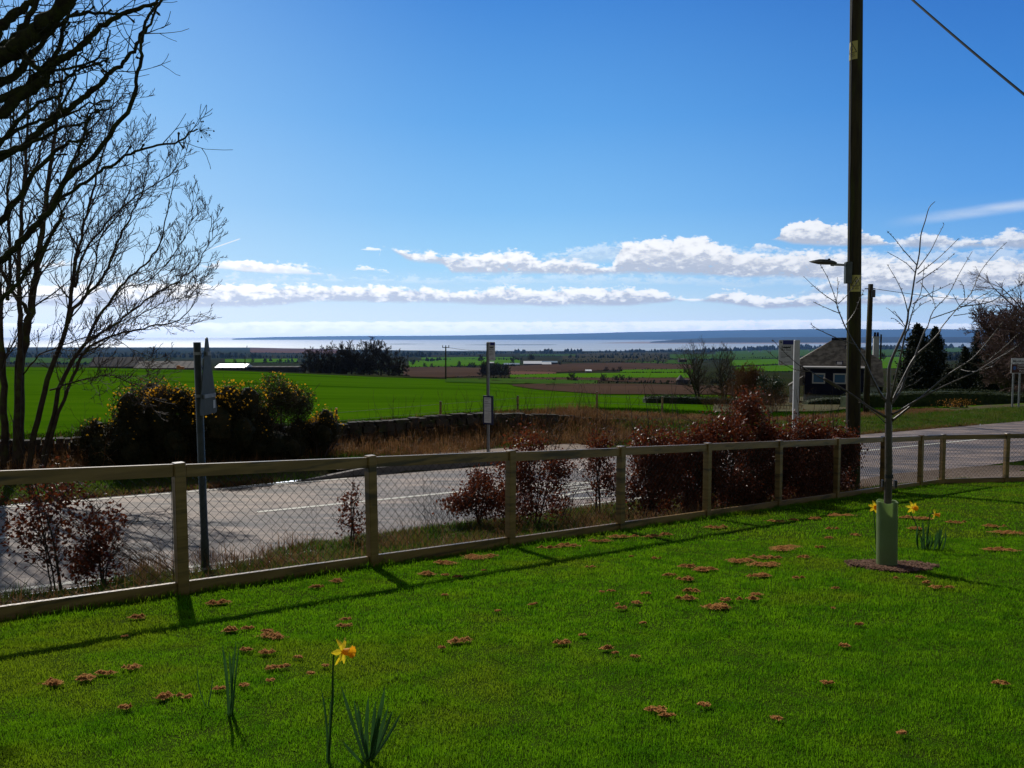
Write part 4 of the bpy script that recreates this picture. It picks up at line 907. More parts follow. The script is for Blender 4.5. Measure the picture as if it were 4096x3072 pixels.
daffodil(1312, 3058, px1([(1295,665),(1408,665),(1385,735)]), 'single yellow daffodil in bloom, nearest to the front of the lawn', px1([(1485,345)])[0], (1, -.45, .12), fs=1.25)
daffodil(1478, 3050, px1([(1470,650),(1583,775),(1620,815),(1712,740),(1775,785),(1858,655),(1890,825),(1925,870),(2000,890),(1480,1135),(1818,820)]), 'clump of daffodil leaves without flowers, right of the nearest bloom', lw=.015)
daffodil(920, 2862, px1([(418,285),(477,345),(512,335),(542,245),(570,268)]), 'upright clump of five daffodil leaves without flowers on the left', lw=.0115)
daffodil(826, 2838, px1([(197,460),(335,565)]), 'thin pair of pale daffodil leaves, leftmost on the lawn', lw=.005)
p3 = lambda pts: [(3196 + x / 2.212, 1650 + y / 2.212) for x, y in pts]
daffodil(*p3([(1120,1215)])[0], p3([(1055,985),(1090,960),(1135,1040),(1160,1050),(1150,990),(1225,1040),(1250,1010),(1270,1010),(1295,1035),(1215,1050),(1180,1100),(1100,1060),(1075,1080),(1105,1110),(1240,1090),(1285,1080),(1200,1130),(1140,1120),(1065,1040)]), 'clump of daffodils with two yellow flowers beside the tree guard', p3([(1006,842)])[0], (.1, -1, .1), spread=.72, lw=.018, stem_w=.0045, fs=1.55, extra=[(p3([(1200,900)])[0], (.9, -.3, -.1), 1.3, None)])
daffodil(*p3([(690,1265)])[0], p3([(690,1090),(630,1165)]), 'daffodil with one yellow flower partly behind the tree guard', p3([(672,835)])[0], (-.25, -1, .1), lw=.012, stem_w=.0045, fs=1.45)

# ------------------------------------------------------------------ utility pole, lamp, cable, plates
def text_mesh(s, size, name='text', align='LEFT'):
    cu = bpy.data.curves.new('tmp', 'FONT'); cu.body = s; cu.size = size; cu.align_x = align; cu.offset = size * .012
    to = bpy.data.objects.new('tmp', cu); col.objects.link(to); dg = bpy.context.evaluated_depsgraph_get(); me = bpy.data.meshes.new_from_object(to.evaluated_get(dg)); bpy.data.objects.remove(to); return me
def place_text(s, size, o, ex, ez, m, parent, name='lettering', align='LEFT'):
    me = text_mesh(s, size, name, align); o, ex, ez = Vector(o), Vector(ex), Vector(ez); pl = parent_loc(parent)
    for v in me.vertices: v.co = o + ex * v.co.x + ez * v.co.y - pl
    me.materials.clear(); me.materials.append(m); ob = bpy.data.objects.new(name, me); col.objects.link(ob)
    if parent is not None: ob.parent = parent
    return ob
pb = ground(3424, 14.6); PB = Vector(pb)
def utility_pole():
    t = empty('utility_pole', pb, 'tall dark mossy timber electricity pole standing behind the fence', 'pole')
    lean = Vector((-.018, .0, 1)).normalized(); m_ = MB(); P_ = [PB + lean * z for z in np.linspace(-.3, 9.6, 24)]
    m_.tube(P_, [.130 - .022 * i / 23 for i in range(24)], 18); m_.build('shaft', M['pole'], t, smooth=True)
    def plate(px, py, w, h, yawd):
        c_ = Vector(W(px, py, 14.6 - .12)); z = (py_z := c_.z); axis = PB + lean * (c_.z - PB.z); rad = .127 - .022 * (c_.z - PB.z) / 9.6
        nn = 7; V = []; ang = w / rad
        for i in range(nn):
            a = yawd + (-ang / 2 + ang * i / (nn - 1))
            for zz in (-h / 2, h / 2): V.append(axis + Vector((math.sin(a) * (rad + .006), -math.cos(a) * (rad + .006), zz)))
        k_ = len(V)
        for i in range(nn):
            a = yawd + (-ang / 2 + ang * i / (nn - 1))
            for zz in (-h / 2, h / 2): V.append(axis + Vector((math.sin(a) * (rad + .002), -math.cos(a) * (rad + .002), zz)))
        m2 = MB(); fs = [(2*i, 2*i+2, 2*i+3, 2*i+1) for i in range(nn - 1)] + [(k_+2*i+1, k_+2*i+3, k_+2*i+2, k_+2*i) for i in range(nn - 1)] + [(2*i+1, 2*i+3, k_+2*i+3, k_+2*i+1) for i in range(nn - 1)] + [(k_+2*i, k_+2*i+2, 2*i+2, 2*i) for i in range(nn - 1)] + [(0, 1, k_+1, k_), (2*nn-2, k_+2*nn-2, k_+2*nn-1, 2*nn-1)]
        m2.add(V, fs); pl = m2.build('warning_plate', M['yellow'], t)
        def on(u, v): a = yawd + u / rad; return axis + Vector((math.sin(a) * (rad + .008), -math.cos(a) * (rad + .008), v))
        m3 = MB()
        def line(p, q, wd):
            n_ = 6; d = Vector((q[0] - p[0], q[1] - p[1])); s = Vector((-d.y, d.x)).normalized() * wd / 2; V = []
            for i in range(n_ + 1): c2 = Vector(p) + d * i / n_; V += [on(c2.x - s.x, c2.y - s.y), on(c2.x + s.x, c2.y + s.y)]
            m3.add(V, [(2*i, 2*i+2, 2*i+3, 2*i+1) for i in range(n_)])
        T = h * .30; tri = [(-w * .42, -h * .12), (w * .42, -h * .12), (0, h * .40)]
        for i in range(3): line(tri[i], tri[(i + 1) % 3], .011)
        line((.012, h * .24), (-.020, h * .09), .010); line((-.020, h * .09), (.018, h * .09), .009); line((.018, h * .09), (-.004, -h * .07), .010); line((-.004, -h * .07), (.010, -h * .02), .008); line((-.004, -h * .07), (-.006, -h * .01), .008)
        m3.build('symbol', M['black'], pl)
        me = text_mesh('Danger\nof death', .034, align='CENTER'); lo_ = parent_loc(pl)
        for v in me.vertices: v.co = on(v.co.x, v.co.y - h * .24) - lo_
        me.materials.clear(); me.materials.append(M['black']); ob = bpy.data.objects.new('lettering', me); col.objects.link(ob); ob.parent = pl
    plate(3420, 1133, .19, .30, -.15); plate(3421, 197, .19, .32, -1.05)
    # cable running up the side, small clips
    m4 = MB(); P_ = [PB + lean * z + Vector((-.118 + .002 * z, -.05, 0)) for z in np.linspace(0, 9.4, 30)]; m4.tube([q + Vector((rng.normal(0, .003), 0, 0)) for q in P_], .009, 6); m4.build('riser_cable', M['dark'], t)
utility_pole()
def street_lamp():
    Y = 14.5; c_ = Vector(W(3390, 1090, Y)); t = empty('street_lamp', c_, 'flat dark street lamp head with grey control box fixed to the tall pole', 'street lamp')
    m_ = MB(); z0, z1 = W(3390, 1134, Y)[2], W(3390, 1047, Y)[2]; m_.bev((c_.x + .01, Y, (z0 + z1) / 2), (.115, .11, z1 - z0), .012); m_.build('control_box', M['signback'], t)
    m_ = MB(); a = Vector(W(3378, 1060, Y)); b_ = Vector(W(3335, 1058, Y)); m_.tube([a, b_], [.022, .026], 8); m_.tube([b_, b_ + (b_ - a) * .25], [.034, .034], 8); m_.build('bracket', M['galv'], t)
    # head: lens shaped shell
    m_ = MB(); L = W(3340, 1058, Y)[0] - W(3231, 1049, Y)[0]; x1 = W(3345, 1056, Y)[0]; zc = W(3300, 1050, Y)[2]; V = []; prof = [(0, .035, .030, -.010), (.10, .07, .050, -.016), (.35, .13, .066, -.020), (.6, .14, .062, -.020), (.85, .10, .030, -.008), (1.0, .01, .004, 0)]
    for s, hw, ht, hb in prof:
        x = x1 - s * L; zz = zc - .02 + s * .035
        V += [Vector((x, Y - hw, zz)), Vector((x, Y - hw * .6, zz + ht * .8)), Vector((x, Y, zz + ht)), Vector((x, Y + hw * .6, zz + ht * .8)), Vector((x, Y + hw, zz)), Vector((x, Y + hw * .6, zz + hb * 1.3)), Vector((x, Y, zz + hb * 1.5)), Vector((x, Y - hw * .6, zz + hb * 1.3))]
    m_.add(V, [(j*8+q, j*8+(q+1) % 8, (j+1)*8+(q+1) % 8, (j+1)*8+q) for j in range(5) for q in range(8)] + [tuple(range(7, -1, -1)), tuple(40 + q for q in range(8))]); m_.build('lamp_head', M['signback'], t)
    m_ = MB(); q = Vector(W(3316, 1042, Y)); m_.tube([q, q + Vector((0, 0, .035))], [.028, .022], 10); m_.build('photocell', M['dark'], t)
street_lamp()
def cable(name, a, b_, sag, r, label, m='dark', cat='cable'):
    a, b_ = Vector(a), Vector(b_); m_ = MB(); P_ = [a.lerp(b_, i / 30) - Vector((0, 0, sag * 4 * (i / 30) * (1 - i / 30))) for i in range(31)]; m_.tube(P_, r, 5); o = m_.build(name, M[m], None, smooth=True); return tag(o, label, cat)
cable('overhead_cable', W(3410, -220, 14.4), W(4700, 850, 9.0), .10, .017, 'thick black overhead cable crossing the sky at the top right')
def second_pole():
    g = ground(3470, 32.0); Y = 32.0; t = empty('telegraph_pole', g, 'thin wooden pole with transformer box beside the house', 'pole'); g = Vector(g); top = Vector(W(3483, 1136, Y)); m_ = MB()
    m_.tube([g - Vector((0, 0, .3)), g.lerp(top, .5), top], [.125, .11, .095], 12); m_.build('shaft', M['pole'], t, smooth=True)
    m_ = MB(); c_ = Vector(W(3491, 1174, Y - .1)); m_.bev(c_, (.14, .2, .30), .01); m_.build('junction_box', M['dark'], t)
    m_ = MB(); c_ = Vector(W(3480, 1155, Y)); m_.box(c_, (.42, .04, .04)); m_.build('crossbar', M['dark'], t)
    cable('overhead_wire', W(3484, 1153, Y), W(4300, 1210, 46), .25, .012, 'thin wire running right from the pole beside the house')
second_pole()

# ------------------------------------------------------------------ road sign seen from behind
def road_sign():
    b0 = hit(821, 2268, 0, 5); Y = float(b0[1]); b0 = Vector(b0); t = empty('road_sign', b0, 'grey triangular road sign seen edge on from behind, beside the road', 'road sign')
    top = Vector(W(788, 1369, Y)); m_ = MB(); m_.tube([b0 - Vector((0, 0, .3)), b0 + Vector((0, 0, .35)), b0 + Vector((0, 0, .36)), top], [.052, .050, .044, .044], 14); m_.build('post', M['signback'], t, smooth=True)
    s = 3154 / Y
    # triangle panel, turned almost edge on: apex up
    ex = Vector((math.cos(R(88)), math.sin(R(88)), 0)); nrm = Vector((-ex.y, ex.x, 0)); cpt = Vector(W(836, 1640, Y - .05)); zt = W(816, 1345, Y)[2]; zb = W(862, 1658, Y)[2]; h = zt - zb; w = .54
    cx_ = Vector(W(846, 1658, Y)); rc = .07
    tri = []
    for (vx, vz) in ((-w / 2, 0), (w / 2, 0), (0, h)):
        pass
    V2 = [(-w/2 + rc, 0), (w/2 - rc, 0), (w/2 - rc * .35, rc * .2), (w/2 - rc * .3, rc * .9), (rc * .45, h - rc * .4), (0, h - .01), (-rc * .45, h - rc * .4), (-w/2 + rc * .3, rc * .9), (-w/2 + rc * .35, rc * .2)]
    o = Vector((W(831, 1658, Y)[0], Y + .02, zb)); th = .005; m_ = MB(); n = len(V2)
    m_.add([o + ex * a + Vector((0, 0, c_)) + nrm * th for a, c_ in V2] + [o + ex * a + Vector((0, 0, c_)) - nrm * th for a, c_ in V2], [tuple(range(n)), tuple(range(2 * n - 1, n - 1, -1))] + [(i, i + n, (i+1) % n + n, (i+1) % n) for i in range(n)])
    pn = m_.build('sign_panel', M['signback'], t)
    m_ = MB()
    for zz in (.24, .78): m_.box(o + Vector((0, 0, h * zz)) - nrm * .018, (w * (1 - zz) * .8, .022, .045), yaw((ex.x, ex.y)))
    m_.build('mounting_channel', M['galv'], t)
    for zz in (.24, .78):
        c_ = b0.lerp(top, (zb + h * zz - b0.z) / (top.z - b0.z)); m_ = MB(); m_.tube([c_ - Vector((0, 0, .018)), c_ + Vector((0, 0, .018))], [.050, .050], 12); m_.build('clamp', M['galv'], t)
    m_ = MB(); m_.box(o + ex * w * .30 + Vector((0, 0, h * .12)) - nrm * .008, (.06, .002, .10), yaw((ex.x, ex.y))); m_.build('sticker', M['white'], t)
road_sign()

# ------------------------------------------------------------------ bus stops
def bus_stop(px, Y, top_y, pw, fw, fh, yawd, label, side=1, timetable=None, m='white', lean=.0, flagtop=0):
    g = Vector(ground(px, Y)); t = empty('bus_stop', g, label, 'bus stop'); top = Vector(W(px - lean, top_y, Y)); Rm = Matrix.Rotation(R(yawd), 3, 'Z'); m_ = MB()
    H_ = top.z - g.z; c_ = (g + top) / 2; m_.bev(c_ - Vector((0, 0, .1)), (pw, pw * .75, H_ + .2), .008, Rm)
    po = m_.build('post', M['galv' if timetable else m], t)
    ex = Rm @ Vector((1, 0, 0)); fn = Rm @ Vector((0, -1, 0)); 
    if timetable:
        for k_ in (-.3, .3):
            m_ = MB(); m_.box(c_ + ex * pw * k_ + fn * (pw * .375 + .003), (.008, .006, H_ * .98), Rm); m_.build('groove', M['dark'], po)
    fc = top + ex * side * (pw / 2 + fw / 2 + .004) - Vector((0, 0, fh / 2 + flagtop)); m_ = MB(); m_.bev(fc, (fw, .012, fh), .003, Rm); fl = m_.build('flag', M['white'], t)
    o = fc + fn * .008; ezv = Vector((0, 0, 1)); L = o - ex * fw / 2 + ezv * fh / 2
    def rect(x, y, w, h, m_n, nm, lift=0):
        q = MB(); a = L + ex * (x * fw) - ezv * (y * fh) + fn * lift; q.quad(a - ezv * h * fh, a + ex * w * fw - ezv * h * fh, a + ex * w * fw, a); return q.build(nm, M[m_n], fl)
    rect(.27, .01, .72, .17, 'blue', 'header')
    rect(.17, .23, .62, .10, 'black', 'bus_symbol'); 
    for i in range(4): rect(.27 + i * .125, .24, .10, .035, 'white', 'symbol_window', .001)
    rect(.19, .24, .05, .07, 'white', 'symbol_window', .001)
    for xx in (.30, .62): rect(xx, .315, .06, .025, 'white', 'symbol_wheel', .001)
    place_text('Bus Stop', fw * .185, L + ex * fw * .16 - ezv * fh * .42, ex, ezv, M['black'], fl)
    rect(.05, .04, .13, .015, 'grey_ink', 'emblem'); rect(.10, .07, .10, .05, 'black', 'emblem')
    for y, w in ((.50, .5), (.58, .62), (.64, .66), (.69, .3)): rect(.14, y, w, .022, 'grey_ink', 'small_print')
    place_text('traveline', fw * .13, L + ex * fw * .36 - ezv * fh * .89, ex, ezv, M['grey_ink'], fl)
    q = MB(); V = []
    for i in range(13):
        a = R(200 + 140 * i / 12)
        for r_ in (.12 * fw, .145 * fw): V.append(L + ex * (fw * .17 + math.cos(a) * r_) - ezv * (fh * .90 - math.sin(a) * r_))
    q.add(V, [(2*i, 2*i+1, 2*i+3, 2*i+2) for i in range(12)]); q.build('smile_mark', M['red_ink'], fl)
    rect(.04, .85, .045, .02, 'black', 'dot_mark')
    if timetable:
        y0, y1, w = timetable; zt, zb = W(px, y0, Y)[2], W(px, y1, Y)[2]; cc = Vector((g.x, g.y, (zt + zb) / 2)) + fn * (pw * .4 + .02) + ex * .02; m_ = MB(); m_.bev(cc, (w, .04, zt - zb), .006, Rm); tb_ = m_.build('timetable_case', M['navy'], t)
        hh = zt - zb; q = MB(); o2 = cc + fn * .0225; q.quad(o2 - ex * w * .36 - ezv * hh * .44, o2 + ex * w * .36 - ezv * hh * .44, o2 + ex * w * .36 + ezv * hh * .44, o2 - ex * w * .36 + ezv * hh * .44); q.build('poster', M['white'], tb_)
        o3 = o2 + fn * .001; q = MB()
        for y, a0, a1, hgt in [(.40, -.3, .3, .012), (.37, -.3, .1, .008), (.30, -.3, .05, .008), (.28, -.3, .05, .008), (.22, -.33, .33, .014), (.16, -.3, .2, .008), (.12, -.3, .25, .008), (.04, 0, .28, .008), (-.04, -.33, .33, .014), (-.10, 0, .25, .008), (-.16, -.3, .2, .006), (-.20, -.3, .25, .006), (-.25, -.3, .2, .006), (-.30, -.3, .25, .006), (-.36, -.3, .2, .006)]:
            q.quad(o3 + ex * w * a0 + ezv * hh * y, o3 + ex * w * a1 + ezv * hh * y, o3 + ex * w * a1 + ezv * hh * (y + hgt), o3 + ex * w * a0 + ezv * hh * (y + hgt))
        q.build('printing', M['grey_ink'], tb_)
    return t
bus_stop(1955, 18.8, 1368, .068, .20, .44, -38, 'silver bus stop post with timetable case beside the far kerb', 1, (1582, 1697, .30), lean=6)
bus_stop(3187, 15.6, 1360, .105, .285, .50, -6, 'white bus stop post behind the copper hedge near the house', -1, None)

# ------------------------------------------------------------------ drystone wall
def stone_wall():
    t = empty('stone_wall', (*xy_of(18.7, 0), float(gz(*xy_of(18.7, 0)))), 'low drystone wall along the edge of the green field', 'wall'); m_ = MB()
    tt = -12.0
    def stone(c_, d, rot): 
        q = [Vector((sx * d[0] / 2 * rng.uniform(.75, 1), sy * d[1] / 2 * rng.uniform(.8, 1), sz * d[2] / 2 * rng.uniform(.75, 1))) for sx in (-1, 1) for sy in (-1, 1) for sz in (-1, 1)]
        q = [Matrix.Rotation(rot, 3, 'Z') @ a + Vector(c_) for a in q]; m_.add(q, [(0,1,3,2),(4,6,7,5),(0,4,5,1),(2,3,7,6),(0,2,6,4),(1,5,7,3)])
    ang = math.atan2(DR[1], DR[0])
    for row in range(2):
        x = -12.0
        while x < 16:
            w = rng.uniform(.22, .5); H0 = .19; xx, yy = xy_of(18.75 + rng.normal(0, .015), x + w / 2); sink = sst((x - 9) / 8) * .5
            z = float(gz(xx, yy)) - .05 + row * H0 + H0 / 2 - sink; stone((xx, yy, z), (w * .99, .38, H0 * 1.02), ang + rng.normal(0, .05)); x += w
    x = -12.0
    while x < 16:
        w = rng.uniform(.12, .26); xx, yy = xy_of(18.75, x + w / 2); sink = sst((x - 9) / 8) * .5; hgt = rng.uniform(.09, .14); z = float(gz(xx, yy)) - .05 + .38 + hgt / 2 - sink - .02; stone((xx, yy, z), (w * .95, .34, hgt), ang + rng.normal(0, .15)); x += w
    m_.build('stones', M['wallstone'], t)
stone_wall()

# field fence posts beyond the wall, with two wires
def field_fence():
    t = empty('field_fence', (*xy_of(19.6, 0), float(gz(*xy_of(19.6, 0)))), 'thin wire stock fence on posts just behind the stone wall', 'fence')
    pts = []
    for i, px in enumerate((700, 1341, 1760, 2070, 2388, 2650)):
        u = (px - CX) / F_PX; Y = 19.75 / (NR[0] * u + NR[1]); X = u * Y; z = float(gz(X, Y)); hgt = .62 + rng.uniform(-.03, .05); m_ = MB(); m_.tube([(X, Y, z - .1), (X + .01, Y, z + hgt)], [.035, .033], 8); m_.build('post', M['timber'], t); pts.append((X, Y, z))
    for hh in (.30, .52):
        m_ = MB(); m_.tube([(x, y, z + hh) for x, y, z in pts], .004, 4); m_.build('fence_wire', M['galv'], t)
field_fence()
# ------------------------------------------------------------------ leaves
def leaf_cloud(name, C, size, m, parent=None, fold=.35, droop=0.0, aspect=.62):
    """small folded pointed leaves at points C (n,3)"""
    n = len(C); a = rng.normal(size=(n, 3)); a[:, 2] -= droop; a /= np.linalg.norm(a, axis=1)[:, None]; b = rng.normal(size=(n, 3)); b -= a * (a * b).sum(1)[:, None]; b /= np.linalg.norm(b, axis=1)[:, None]; c = np.cross(a, b)
    s = (size * rng.uniform(.65, 1.25, n))[:, None]; w = s * aspect / 2
    V = np.stack([C, C + a * s * .45 + b * w + c * w * fold, C + a * s + c * s * .08, C + a * s * .45 - b * w + c * w * fold], 1).reshape(-1, 3); i = np.arange(n)[:, None] * 4
    return npmesh(name, V, np.concatenate([i + [0, 1, 2], i + [0, 2, 3]], 0), m, 3, parent)
def along(P_, rr=None): return P_
def beech(px, by, top, halfw, Yoff, label, n_leaf, bare=0, nstem=3, low=.15, group=None, spread=1.0, Yfix=None):
    """copper leaved beech plant; top, halfw in photo pixels at its own distance"""
    if Yfix: base = ground(px, Yfix)
    else: base = hit(px, by, 0, 4)
    Y = float(base[1]); s = Y / F_PX; zt = W(px, top, Y)[2]; h = zt - base[2]; hw = halfw * s; t = empty('beech_shrub', base, label, 'shrub', group or 'copper beech plants behind the fence')
    m_ = MB(); tips = []; B0 = Vector(base)
    for k_ in range(nstem):
        d = Vector((rng.normal(0, .16), rng.normal(0, .12), 1)); grow(m_, B0 + Vector((rng.normal(0, .04), rng.normal(0, .04), -.03)), d, h * (1.0 if k_ == 0 else rng.uniform(.65, .9)), .016 if k_ == 0 else .011, 2, .35, .10, (6, 9), (35, 65), 5, .0042, (.3, .55), 8, .8, tips)
    for k_ in range(bare):
        d = Vector((rng.normal(0, .12), 0, 1)); grow(m_, B0, d, h * (rng.uniform(.95, 1.15) if top < 1560 else rng.uniform(1.1, 1.5)), .011, 1, .3, .08, (2, 4), (20, 40), 4, .0028, (.2, .35), 8, .8)
    m_.build('stems', M['twig'], t)
    n = int(n_leaf * (3.8 if Yfix else 2.4)); k_ = 30 if Yfix else 22; cen = np.stack([rng.uniform(-1, 1, k_) * hw * .88, rng.normal(0, hw * .3, k_), rng.uniform(low, .85, k_) * h], -1); cen[:, 0] *= 1.1 - .8 * (cen[:, 2] / h) ** 2
    idx = rng.integers(0, k_, n); P_ = cen[idx] + rng.normal(size=(n, 3)) * np.array([hw * .19, hw * .2, h * .08]); P_ = P_ + B0
    P_ = np.array(P_); ok = P_[:, 2] > base[2] + .05; leaf_cloud('leaves', P_[ok], .052, M['beech'], t, droop=.3)
    return t
beech(222, 2372, 1860, 175, 0, 'thin copper leaved beech shrub nearest the left edge of the photo', 620, 1, 2, .22)
beech(405, 2345, 1990, 105, 0, 'bushier copper beech shrub just left of the triangular sign', 620, 0, 3, .12)
beech(1418, 2180, 1925, 70, 0, 'small sparse copper beech sapling beside a fence post', 150, 1, 1, .2)
beech(1915, 2110, 1860, 150, 0, 'spreading copper beech shrub left of the fence post below the bus stop', 1500, 3, 2, .20)
beech(2140, 2100, 1700, 150, 0, 'dense copper beech shrub right of the fence post below the bus stop', 2300, 2, 3, .15)
beech(2400, 2070, 1700, 80, 0, 'narrow upright copper beech shrub between two fence panels', 800, 2, 2, .25)
hd = [(2620, 11.6, 1660, 110, 2200, 'copper beech at the left end of the thick hedge', 2), (2760, 12.0, 1650, 110, 2700, 'copper beech second from the left end of the thick hedge', 2), (2895, 12.3, 1600, 110, 2700, 'copper beech in the hedge just left of its tallest peak', 2), (3010, 12.7, 1545, 85, 2800, 'tallest copper beech forming the peak of the hedge', 3), (3120, 13.0, 1640, 105, 2700, 'copper beech in the hedge in front of the white bus stop post', 1), (3240, 13.5, 1610, 100, 2700, 'copper beech in the hedge below the house windows', 2), (3345, 13.9, 1640, 85, 2200, 'copper beech at the right end of the hedge by the tall pole', 2)]
for px, Y, top, hw, n, lab, br_ in hd: beech(px, 0, top + (40 if br_ < 3 else 0), hw * 1.12, 0, lab, n, br_ + 2, 3, .06, Yfix=Y)
# dead bracken like stalks and bare suckers
def stalks(name, px, by, n, L, lean, label, cat, m='twig', r=.003, spread=.25, depth=1):
    base = hit(px, by, 0, 4); t = empty(name, base, label, cat); m_ = MB()
    for k_ in range(n):
        d = Vector((lean[0] + rng.normal(0, .22), lean[1] + rng.normal(0, .2), 1 * lean[2] + rng.normal(0, .1))); q = Vector(base) + Vector((rng.normal(0, spread), rng.normal(0, spread * .5), 0)); q.z = float(gz(q.x, q.y)) - .01
        grow(m_, q, d, L * rng.uniform(.5, 1.15), r, depth, -.1, .07, (1, 3), (15, 40), 3, .0016, (.2, .45), 6)
    m_.build('stalks', M[m], t); return t
stalks('bramble', 640, 2290, 34, 1.25, (-1.1, .2, .75), 'pale dead stalks leaning left behind the first fence panel', 'dead plant', 'dry', .0042, .20)
stalks('bramble', 1240, 2205, 9, .75, (-.3, 0, .9), 'few thin dark stalks standing against the road', 'dead plant', 'twig', .0022, .30)
stalks('bramble', 1560, 2185, 12, .8, (-.9, 0, .6), 'thin bare stalks leaning left beside the small beech sapling', 'dead plant', 'twig', .003, .2)
stalks('bramble', 1760, 2140, 60, .85, (-.25, 0, 1), 'dense thicket of thin dark stalks left of the spreading beech', 'dead plant', 'twig', .0024, .28)
stalks('bare_shrub', 2255, 2085, 12, 1.05, (.12, 0, 1), 'bare brown suckers fanning up between two beech shrubs', 'shrub', 'twig', .006, .05, 2)
stalks('bramble', 2460, 2080, 26, .5, (0, 0, 1), 'short dark stalks below the narrow beech shrub', 'dead plant', 'twig', .002, .3)
for px, lab in ((2520, 'row of thin bare shoots above the field wall, centre'), (1760, 'row of thin bare shoots above the field wall by the field post'), (2150, 'row of thin bare shoots above the field wall right of the bus stop')):
    u = (px - CX) / F_PX; Y = 19.4 / (NR[0] * u + NR[1]); g = ground(px, Y); t = empty('hedge_shoots', g, lab, 'shrub'); m_ = MB()
    for k_ in range(42):
        q = Vector(g) + Vector((DR[0], DR[1], 0)) * rng.uniform(-2.2, 2.2); q.z = float(gz(q.x, q.y)); grow(m_, q, Vector((rng.normal(0, .25), 0, 1)), rng.uniform(.35, 1.0), .006, 1, .2, .10, (1, 3), (20, 45), 3, .003, (.25, .5), 5)
    m_.build('shoots', M['twig'], t)
b0 = Vector(W(2090, 1757, 11)); 
tag((lambda t: t)(empty('daffodil', ground(2090, 12.5), 'lone yellow daffodil flower showing through the beech twigs above the rail', 'daffodil')))
dl = [o for o in col.objects if o.get('label', '').startswith('lone yellow')][0]; q = Vector(W(2090, 1757, 12.5)); flower_head(dl, q, (.1, -1, .1), 1.4)
m_ = MB(); m_.tube([Vector(dl.location), q.lerp(Vector(dl.location), .3), q], .005, 6); m_.build('stem', M['leafgreen'], dl)

# ------------------------------------------------------------------ gorse bushes at the wall
def gorse(px, by, top, halfw, label, n, nfl, Y, sparse=0.0, cy=1.0):
    nfl = int(nfl * .9)
    g = ground(px, Y); s = Y / F_PX; zt = W(px, top, Y)[2]; h = zt - g[2]; hw = halfw * s; t = empty('gorse_bush', g, label, 'gorse', 'gorse bushes in front of the stone wall'); B0 = Vector(g)
    m_ = MB(); tips = []
    for k_ in range(9): grow(m_, B0 + Vector((rng.normal(0, hw * .2), rng.normal(0, .15), 0)), Vector((rng.normal(0, .45), rng.normal(0, .3), 1)), h * rng.uniform(.6, .95), .022, 2, .2, .12, (4, 6), (30, 60), 5, .004, (.35, .6), 6, .8, tips)
    m_.build('stems', M['twig'], t)
    k_ = 26; th = rng.uniform(0, 2 * np.pi, k_); rr = np.sqrt(rng.random(k_)); lump = np.stack([np.cos(th) * rr * hw * .8, np.sin(th) * rr * min(hw * .8, 1.0), h * (sparse * .9 + (1 - sparse * .9) * rng.uniform(.12, .84, k_) * (1 - .25 * rr))], -1); ls = rng.uniform(.16, .27, k_) * h * (1 - sparse * .35)
    if sparse < .3:  # dark lumpy core added inside the bush to block light
        q_ = MB()
        for c_, r_ in zip(lump, ls):
            cc = B0 + Vector(c_); zz = np.linspace(-.95, .95, 6); q_.tube([cc + Vector((rng.normal(0, .02), 0, r_ * .8 * z_)) for z_ in zz], [r_ * .6 * math.sqrt(1 - z_ * z_) * rng.uniform(.85, 1.1) for z_ in zz], 8)
        cc = B0 + Vector((0, 0, h * .25)); q_.tube([B0, B0 + Vector((0, 0, h * .2)), B0 + Vector((0, 0, h * .45)), B0 + Vector((0, 0, h * .6))], [hw * .5, hw * .6, hw * .45, .1], 9); q_.build('light_blocking_core', M['gorse'], t)
    n = int(n * 2.4); idx = rng.integers(0, k_, n); d = rng.normal(size=(n, 3)); d /= np.linalg.norm(d, axis=1)[:, None]; rad = ls[idx] * rng.uniform(.35, 1.08, n) ** .6; P_ = lump[idx] + d * rad[:, None]; P_ = P_ + B0
    ok = P_[:, 2] > g[2] + .03; leaf_cloud('needles', P_[ok], .065, M['gorse'], t, fold=.2, droop=-.8, aspect=.22)
    d = rng.normal(size=(nfl, 3)); d[:, 2] = np.abs(d[:, 2]) * 1.2 + .05; d /= np.linalg.norm(d, axis=1)[:, None]; hi = np.argsort(-lump[:, 2])[:12]; idx = hi[rng.integers(0, len(hi), nfl)]
    cl = np.repeat(rng.normal(0, .03, (nfl // 6 + 1, 3)), 6, 0)[:nfl]; P2 = lump[idx] + d * (ls[idx] * 1.06)[:, None] + cl + B0; leaf_cloud('flowers', P2, .048, M['gorsefl'], t, fold=.3, aspect=.9)
    return t
gorse(655, 0, 1500, 190, 'big dark gorse bush with yellow flowers left of the triangular sign', 17000, 900, 16.6)
gorse(500, 0, 1640, 190, 'lower dark gorse bush at the foot of the many stemmed tree', 9000, 120, 16.2)
gorse(925, 0, 1500, 150, 'rounded gorse bush with yellow flowers right of the triangular sign', 13000, 900, 17.0)
gorse(1130, 0, 1500, 110, 'open leggy gorse bush with few flower tips against the field', 5200, 220, 17.9, .55)
gorse(1275, 0, 1625, 62, 'small low gorse bush with yellow flowers at the end of the row', 4200, 420, 18.2, .2)
gorse(1060, 0, 1640, 220, 'dark bushy gorse growth below the leggy bush', 11000, 90, 17.6)
